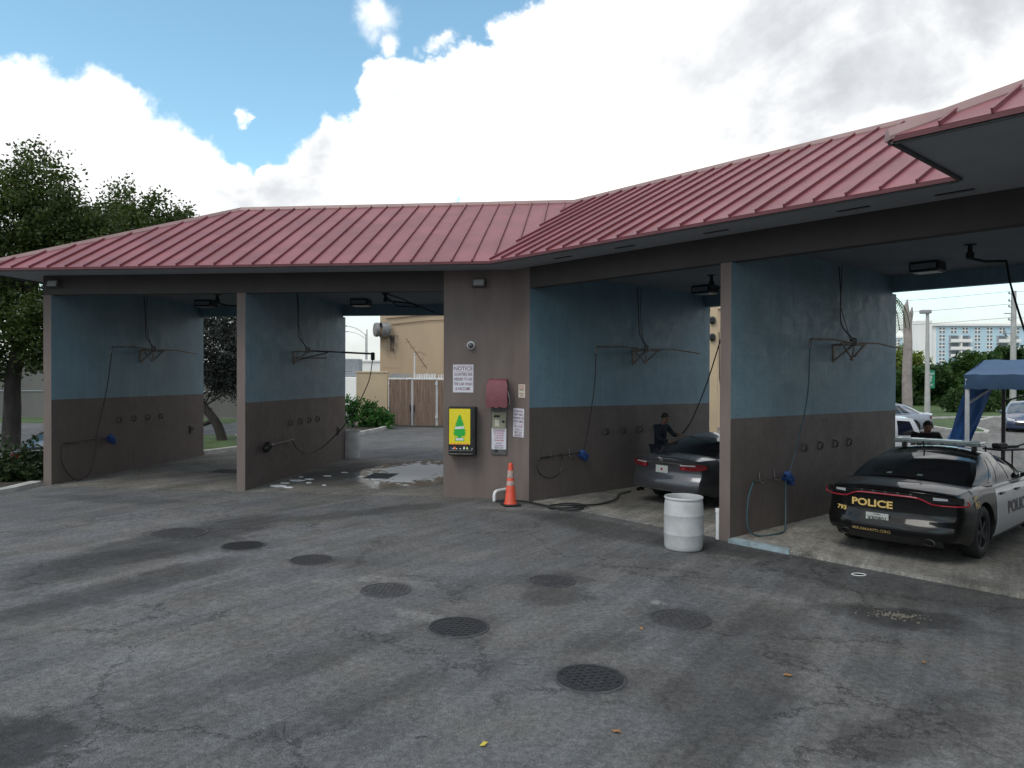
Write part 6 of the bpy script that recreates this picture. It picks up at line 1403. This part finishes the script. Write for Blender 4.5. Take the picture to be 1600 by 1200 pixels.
# ------------------------------------------------------------------ beyond the police car
def flat(name, pts, m_, h_=.10): 
    mb = MB(); mb.prism([(x, y, gz(x)-.03) for x, y in pts], (0, 0, h_+.03)); return struct(mb.build(name, m_))
isl2 = [(27.5,48.0),(30.0,49.0),(33.0,49.6),(40,56),(60,68),(66,74),(44,90),(30,70),(25.5,56)]
flat('grass', isl2, M['grass']); kerb(isl2[:5], .25, .14)
isl3 = [(20.3,29.9),(22.6,30.6),(24.4,33.5),(27.5,39.5),(33,46),(36,47.5),(33.5,48.6),(26,43.6),(21.5,35.5)]
isl3 = [(21.8,34.9),(22.4,34.6),(23.4,36.0),(25.6,41.5),(33,50),(32.0,49.5),(25.4,45.5),(22.4,39.0)]
flat('grass', isl3, M['grass']); kerb([isl3[7], isl3[0], isl3[1], isl3[2], isl3[3], isl3[4]], .25, .14)
# hedge
hg = thing('hedge', 'tall thick green hedge below the pale blue apartment block', 'hedge', (0, 0, 0))
rng = np.random.default_rng(81); n = 38000
u = rng.uniform(0, 1, n); hx = 33+u*42; base_y = 70+ (hx-33)*.12
toph = 3.6+2.1*np.clip((hx-40)/8, 0, 1)+.35*np.sin(hx*1.3)+.25*np.sin(hx*3.1+1)+rng.normal(size=n)*.12
hz = rng.uniform(0, 1, n)**.8*toph; dep_ = 1.0*np.sin(hx*.9+hz*1.6)*.6+.5*np.sin(hx*2.7-hz*2.2)
hy = base_y+dep_+rng.uniform(0, 1, n)**2*2.5
leaf_mesh('foliage', np.stack([hx, hy, hz-.3], 1), .30, G3, 82, hg)
mb = MB()
for k in range(14): x = 34+3*k; mb.tube(bez([(x,71.5+(x-33)*.12,-.4),(x+.3,71.6+(x-33)*.12,1.6),(x-.2,71.5+(x-33)*.12,3.0)],4), [.14-.008*i for i in range(9)], 6)
mb.build('stem', M['bark'], hg)
for k, (x, y, s_, lab) in enumerate(((34.6,56.5,1.0,'rounded clipped shrub left of the canopy cloth'),(37.2,57.5,1.1,'rounded clipped shrub behind the blue canopy cloth'),(42.0,58.0,1.0,'clipped shrub seen through the canopy near the blue car'))):
    c = thing('clipped_shrub', lab, 'shrub', (x, y, gz(x)+.08), 0, 'clipped shrubs on the verge'); P, _ = crown_pts([(0,0,.75*s_,1.5*s_,1.0,.8*s_)], 130, 18, .16, 90+k, .6); leaf_mesh('foliage', P, .13, G3, 95+k, c); mb = MB(); mb.tube([(0,0,-.1),(0,0,.6)], .06, 6); mb.build('stem', M['bark'], c)
tree('small_tree', 'yellow green tree top between the palm stump and the white tower', 'tree', (42.5, 80, -.1), [(0,0,-.2),(.1,0,1.5),(0,0,3),(0,0,4.5)], .2, [(0,0,4.6,2.2,1.6,1.5),(-1.2,0,5.0,1.2,1.2,1.1),(1.6,0,4.2,1.2,1.2,1.0)], 150, 20, .3, .22, G5, 101, None, 12)
# broken palm trunk and a live palm's fronds beside it
ps = thing('palm_stump', 'tall bare palm trunk with a broken forked top', 'palm trunk', (23.75, 44.0, gz(23.8)))
mb = MB(); rs = random.Random(4); pp = [(.02*math.sin(z*1.7), 0, z) for z in [-.2+6.8*q/23 for q in range(24)]]; mb.tube(pp, [.30-.012*z+.010*(k % 2)+(.05 if k < 2 else 0) for k, (_, _, z) in enumerate(pp)], 14)
mb.tube([(-.08,0,6.5),(-.10,0,7.0),(-.02,0,7.42)], [.20,.14,.03], 8); mb.tube([(.15,.03,6.0),(.24,.03,6.6),(.27,.03,6.95)], [.12,.11,.03], 8); mb.tube([(-.2,.0,6.2),(-.24,0,6.9)], [.08,.03], 6); mb.build('trunk', M['palmtrunk'], ps, smooth=60)
pt = thing('palm_tree', 'palm with hanging fronds behind the end of the last blue wall', 'palm', (19.0, 40.0, gz(19.0)))
mb = MB(); mb.tube([(0,0,-.2),(.1,0,3),(.15,0,6.6)], [.24,.19,.16], 10); mb.build('trunk', M['palmtrunk'], pt, smooth=60)
for k in range(11):
    a = k*2*math.pi/11+.2; mb = MB(); sp = bez([(.15,0,6.6),(.15+1.1*math.cos(a),1.1*math.sin(a),7.3),(.15+2.0*math.cos(a),2.0*math.sin(a),6.5),(.15+2.3*math.cos(a),2.3*math.sin(a),5.3)],5); mb.tube(sp, .02, 5)
    for i in range(2, len(sp)-1):
        t_ = (sp[i+1]-sp[i]).normalized(); sd = t_.cross(Vector((0,0,1))); sd = sd.normalized() if sd.length > .05 else Vector((1,0,0))
        for g_ in (-1, 1):
            for f_ in (0, .5):
                p = sp[i].lerp(sp[i+1], f_); e_ = p+sd*g_*.45+Vector((0,0,-.45)); mb.add([p-t_*.03, p+t_*.03, e_], [(0,1,2)])
    mb.build('frond', G3, pt)
# parking lot lamp, green road sign, utility pole and wires
lp = thing('lamp_post', 'grey concrete lamp post with a shoebox lamp head', 'lamp post', (30.65, 54.0, gz(30)+.1))
mb = MB(); mb.tube([(0,0,-.3),(-.02,0,3.5),(-.05,0,7.35)], [.21,.15,.11], 12); mb.build('pole', M['concpole'], lp, smooth=60)
mb = MB(); mb.bbox((-.2,0,7.50), (.72,.45,.26), .04); mb.build('lamp_head', mat('grey_lamp_head', (.30,.30,.32), .5), lp); mb = MB(); mb.bbox((-.2,0,7.365), (.6,.36,.02), .005); mb.build('lens', M['white'], lp)
gs = thing('road_sign', 'small green road sign on a post beside the lamp post', 'sign', (31.55, 55.2, gz(31)))
mb = MB(); mb.tube([(-.12,.05,-.2),(-.12,.05,3.3)], .055, 8); mb.build('post', M['steel'], gs); mb = MB(); mb.bbox((.02,0,2.62), (.62,.03,1.35), .01); bd = mb.build('board', mat('sign_green', (.01,.22,.11), .5), gs)
mb = MB(); Mx = Matrix(((1,0,0,.02),(0,0,-1,-.02),(0,1,0,2.62),(0,0,0,1))); text_mb(mb, 'PALM', .22, Mx @ T(0,.42,0), 0, .02, .9); mb.build('lettering', M['white'], bd); mb = MB(); mb.box((.02,-.018,2.62), (.07,.004,.34)); mb.prism([(.02-.12,-.016,2.72),(.02+.12,-.016,2.72),(.02,-.016,2.92)], (0,-.004,0)); mb.build('arrow', M['white'], bd); mb = MB(); text_mb(mb, 'AVE', .2, Mx @ T(0,-.42,0), 0, .02, .9); mb.build('lettering', M['white'], bd)
up_ = thing('utility_pole', 'grey utility pole with insulators right of the apartment block', 'utility pole', (47.9, 70.0, gz(40)))
mb = MB(); mb.tube([(0,0,-.3),(0,0,11.1)], [.30,.22], 10); mb.build('pole', M['concpole'], up_, smooth=60)
for z in (10.8, 10.1, 9.55, 8.3):
    mb = MB(); mb.tube([(0,0,z),(-.45,0,z+.02)], .05, 6); mb.lathe([(.09,0),(.06,.08),(.10,.14),(.04,.22)], 8, c=(-.45,0,z)); mb.build('insulator', M['shade'], up_)
mb = MB(); mb.tube([(0,0,8.95),(-.9,0,8.95)], .05, 6); mb.tube([(-.9,0,7.4),(-.6,0,6.7),(-1.0,0,7.1)], .07, 6); mb.tube([(0,0,7.0),(-.9,0,7.1)], .04, 6); mb.build('crossarm', M['shade'], up_)
for k, (z, dz) in enumerate(((10.95,-1.2),(9.75,-1.2),(8.45,-1.0))):
    a, b, e_ = Vector((47.5,70,z)), Vector((2,100,z+1.5)), Vector((95,48,z+.6)); mb = MB(); mb.tube([a.lerp(b, q)-Vector((0,0,1.2*4*q*(1-q))) for q in np.linspace(0,1,14)], .016, 4); mb.tube([a.lerp(e_, q)-Vector((0,0,1.0*4*q*(1-q))) for q in np.linspace(0,1,10)], .016, 4)
    tag(mb.build('power_line', M['wire']), ['topmost power line on the utility pole','middle power line on the utility pole','lowest power line on the utility pole'][k], 'power line', 'power lines')
# apartment block
ap = thing('apartment_block', 'pale blue apartment block with white cornice beyond the hedge', 'building', (110.0, 190.0, 0))
s_ = .16608
def AX(px): return (px-1463)*s_
def AZ(py): return 16.9-(py-506)*s_
mb = MB(); mb.box((AX(1560), 8, 8.0), ((1690-1430)*s_, 16, 17.4)) if False else mb.box(((AX(1463)+AX(1720))/2, 8.0, 7.9), (AX(1720)-AX(1463), 16, 17.0)); mb.build('wall', M['aptblue'], ap)
mb = MB(); mb.bbox(((AX(1455)+AX(1721))/2, 7.8, 16.75), (AX(1721)-AX(1455), 16.8, .75), .08); mb.build('cornice', M['aptwhite'], ap)
mb = MB(); mb.box(((AX(1455)+AX(1463))/2-.2, 5.5, 7.8), (2.0, 10.9, 17.2)); mb.build('wall', M['aptwhite'], ap)
mb = MB(); mb.bbox(((AX(1433)+AX(1455))/2, 3.0, 8.6), (AX(1455)-AX(1433), 7, 18.4), .05); mb.build('stair_tower', M['aptwhite'], ap)
wing = MB(); wing.box((AX(1390), 12, 6.6), ((1433-1340)*s_, 8, 14.2)); wing.build('wall', M['aptblue'], ap); wing = MB(); wing.bbox((AX(1390), 12, 13.9), ((1434-1340)*s_, 8.5, .5), .05); wing.build('cornice', M['aptwhite'], ap)
win0 = None
def window(px, py, w_=1.35, h_=1.35, yy=0.0):
    global win0
    if win0 is None:
        f = bpy.data.objects.new('window', None); COL.objects.link(f); f.parent = ap
        mb = MB(); 
        for dx in (-.42, .42):
            for dz in (-.42, .42): mb.bbox((dx, -.05, dz), (.62, .06, .60), .02)
        mb.build('pane', M['aptglass'], f)
        mb = MB(); mb.bbox((0,-.04,0), (1.6,.06,1.6), .01); mb.build('frame', M['aptwhite'], f); win0 = f
    else:
        f = win0.copy(); COL.objects.link(f); f.parent = ap
        for ch in win0.children: q = ch.copy(); COL.objects.link(q); q.parent = f
    f.location = (AX(px), yy, AZ(py))
for py in (515.5, 527.3, 539.3, 551.3, 563):
    for px in (1471.8, 1527, 1546, 1608, 1628): window(px, py)
for px in (1490, 1507.8, 1565.6, 1588): window(px, 515.5)
for py in (532, 542): 
    for px in (1408, 1427): window(px, py, yy=8.0)
for px0, px1 in ((1482.5,1516), (1557,1592)):
    for py0, py1 in ((523.3,534.6),(535.4,546.4),(547.2,558)):
        b = MB(); b.box(((AX(px0)+AX(px1))/2, -.02, AZ((py0+py1)/2)), (AX(px1)-AX(px0), .06, AZ(py0)-AZ(py1)-.1)); bo = b.build('balcony', M['shade'], ap)  # flat panel, the recess shade is in its grey
        b = MB(); h_ = AZ(py0)-AZ(py1); zc = AZ(py1)+h_*.26; b.box(((AX(px0)+AX(px1))/2, -1.0, zc), (AX(px1)-AX(px0), .1, h_*.42)); b.box(((AX(px0)+AX(px1))/2, -.5, AZ(py1)+.05), (AX(px1)-AX(px0), 1.0, .14)); b.box(((AX(px0)+AX(px1))/2, -.55, AZ((py0+py1)/2)), (.35, .9, h_)); b.build('railing', M['aptwhite'], bo)
        for q in (.25, .75): b = MB(); b.box((AX(px0)+(AX(px1)-AX(px0))*q, -.06, AZ((py0+py1)/2)+.35), (1.7,.06,1.0)); b.build('pane', M['aptglass'], bo)
# ------------------------------------------------------------------ blue canopy tent
tR2, eR2 = Vector((.748, .664, 0)), Vector((.664, -.748, 0))
A_ = Vector((10.80, 17.5, 0)); zg = gz(10.8)
ct = thing('canopy_tent', 'navy blue canopy tent with a drooping side cloth behind the police car', 'tent', (0, 0, 0))
S_ = 3.0; zv, zt_ = 2.62, 3.0
def CP(a, b, z): p = A_+tR2*a+eR2*b; return Vector((p.x, p.y, z))
mb = MB(); n = 9
sag = lambda q: -.05*math.sin(math.pi*q)
for a0, a1 in ((0, S_/2), (S_, S_/2)):
    mb.grid([[CP(a0+(a1-a0)*i/6, S_*k/12, zv+(zt_-zv)*i/6-.03*math.sin(math.pi*i/6)+.012*math.sin(k*2.1+i)) for k in range(13)] for i in range(7)])
mb.add([CP(0,0,zv),CP(S_/2,0,zt_),CP(S_,0,zv)], [(0,1,2)]); mb.add([CP(0,S_,zv),CP(S_/2,S_,zt_),CP(S_,S_,zv)], [(0,1,2)])
mb.build('roof_cloth', M['canopy'], ct, smooth=30)
mb = MB(); m_ = 20
for p, q in (((0,0),(0,S_)),((0,0),(S_,0)),((S_,0),(S_,S_)),((0,S_),(S_,S_))):
    mb.grid([[CP(p[0]+(q[0]-p[0])*k/m_, p[1]+(q[1]-p[1])*k/m_, zv-.34*i/3) + (Vector((0,0,0)) if i == 0 else Vector((.02*math.sin(k*1.9+i), .02*math.cos(k*1.3), .010*math.sin(k*2.4)))) for k in range(m_+1)] for i in range(4)])
mb.build('valance', M['canopy'], ct, smooth=50)
for (a, b), m_n in (((.06,.06),'white'),((S_-.06,.06),'dullst'),((.06,S_-.06),'white'),((S_-.06,S_-.06),'dullst')):
    mb = MB(); mb.M = Matrix.Translation(CP(a, b, 0)) @ Matrix.Rotation(R_(41.6), 4, 'Z'); mb.bbox((0,0,(zg+zv)/2), (.085,.085,zv-zg-.04), .012); mb.bbox((0,0,zg+.02), (.16,.16,.02), .004); mb.build('leg', M[m_n] if m_n == 'white' else M['black'], ct)
mb = MB(); mb.tube([CP(.1,.06,1.93), CP(2.2,.06,2.35)], .028, 8); mb.build('brace', M['white'], ct); mb = MB(); mb.tube([CP(S_-.06,.1,1.95), CP(S_-.06,1.5,2.4)], .022, 8); mb.build('brace', M['black'], ct)
mb = MB(); rows = []
for i in range(15):
    q = i/14; z = 2.30-1.85*q; r = []
    for k in range(17):
        s__ = k/16; top_ = CP(.15+2.15*s__, .0, 0); bot_ = Vector((10.45,17.95,0)).lerp(Vector((11.05,18.05,0)), s__)
        p = top_.lerp(bot_, q**1.05); wv = .05*math.sin(s__*17+q*3)*(.3+q)+.03*math.sin(s__*29-q*5); r.append(Vector((p.x+wv*.5, p.y-wv, z+.04*math.sin(s__*3)*q)))
    rows.append(r)
mb.grid(rows); mb.build('side_cloth', M['canopyl'], ct, smooth=60)
# utility cart by the dark tent leg
uc = thing('utility_cart', 'black utility cart with tools beside the dark canopy leg', 'cart', (11.75, 17.35, gz(11.8)), R_(20))
mb = MB(); mb.bbox((0,0,.95), (1.0,.5,.05), .015); mb.bbox((0,0,.40), (.95,.5,.05), .015); mb.build('shelf', M['black'], uc)
for x in (-.45,.45):
    for y in (-.2,.2):
        mb = MB(); mb.tube([(x,y,.1),(x,y,1.0)], .02, 6); mb.lathe([(.001,-.02),(.06,-.018),(.06,.018),(.001,.02)], 12, axis='y', c=(x,y,.06), cap=False); mb.build('leg', M['black'], uc)
mb = MB(); mb.bbox((-.25,0,1.03), (.30,.22,.12), .03); mb.bbox((.2,.05,1.0), (.4,.14,.05), .02); mb.tube([(.1,-.1,1.0),(.55,-.2,1.12)], .02, 6); mb.build('tool', M['black'], uc)
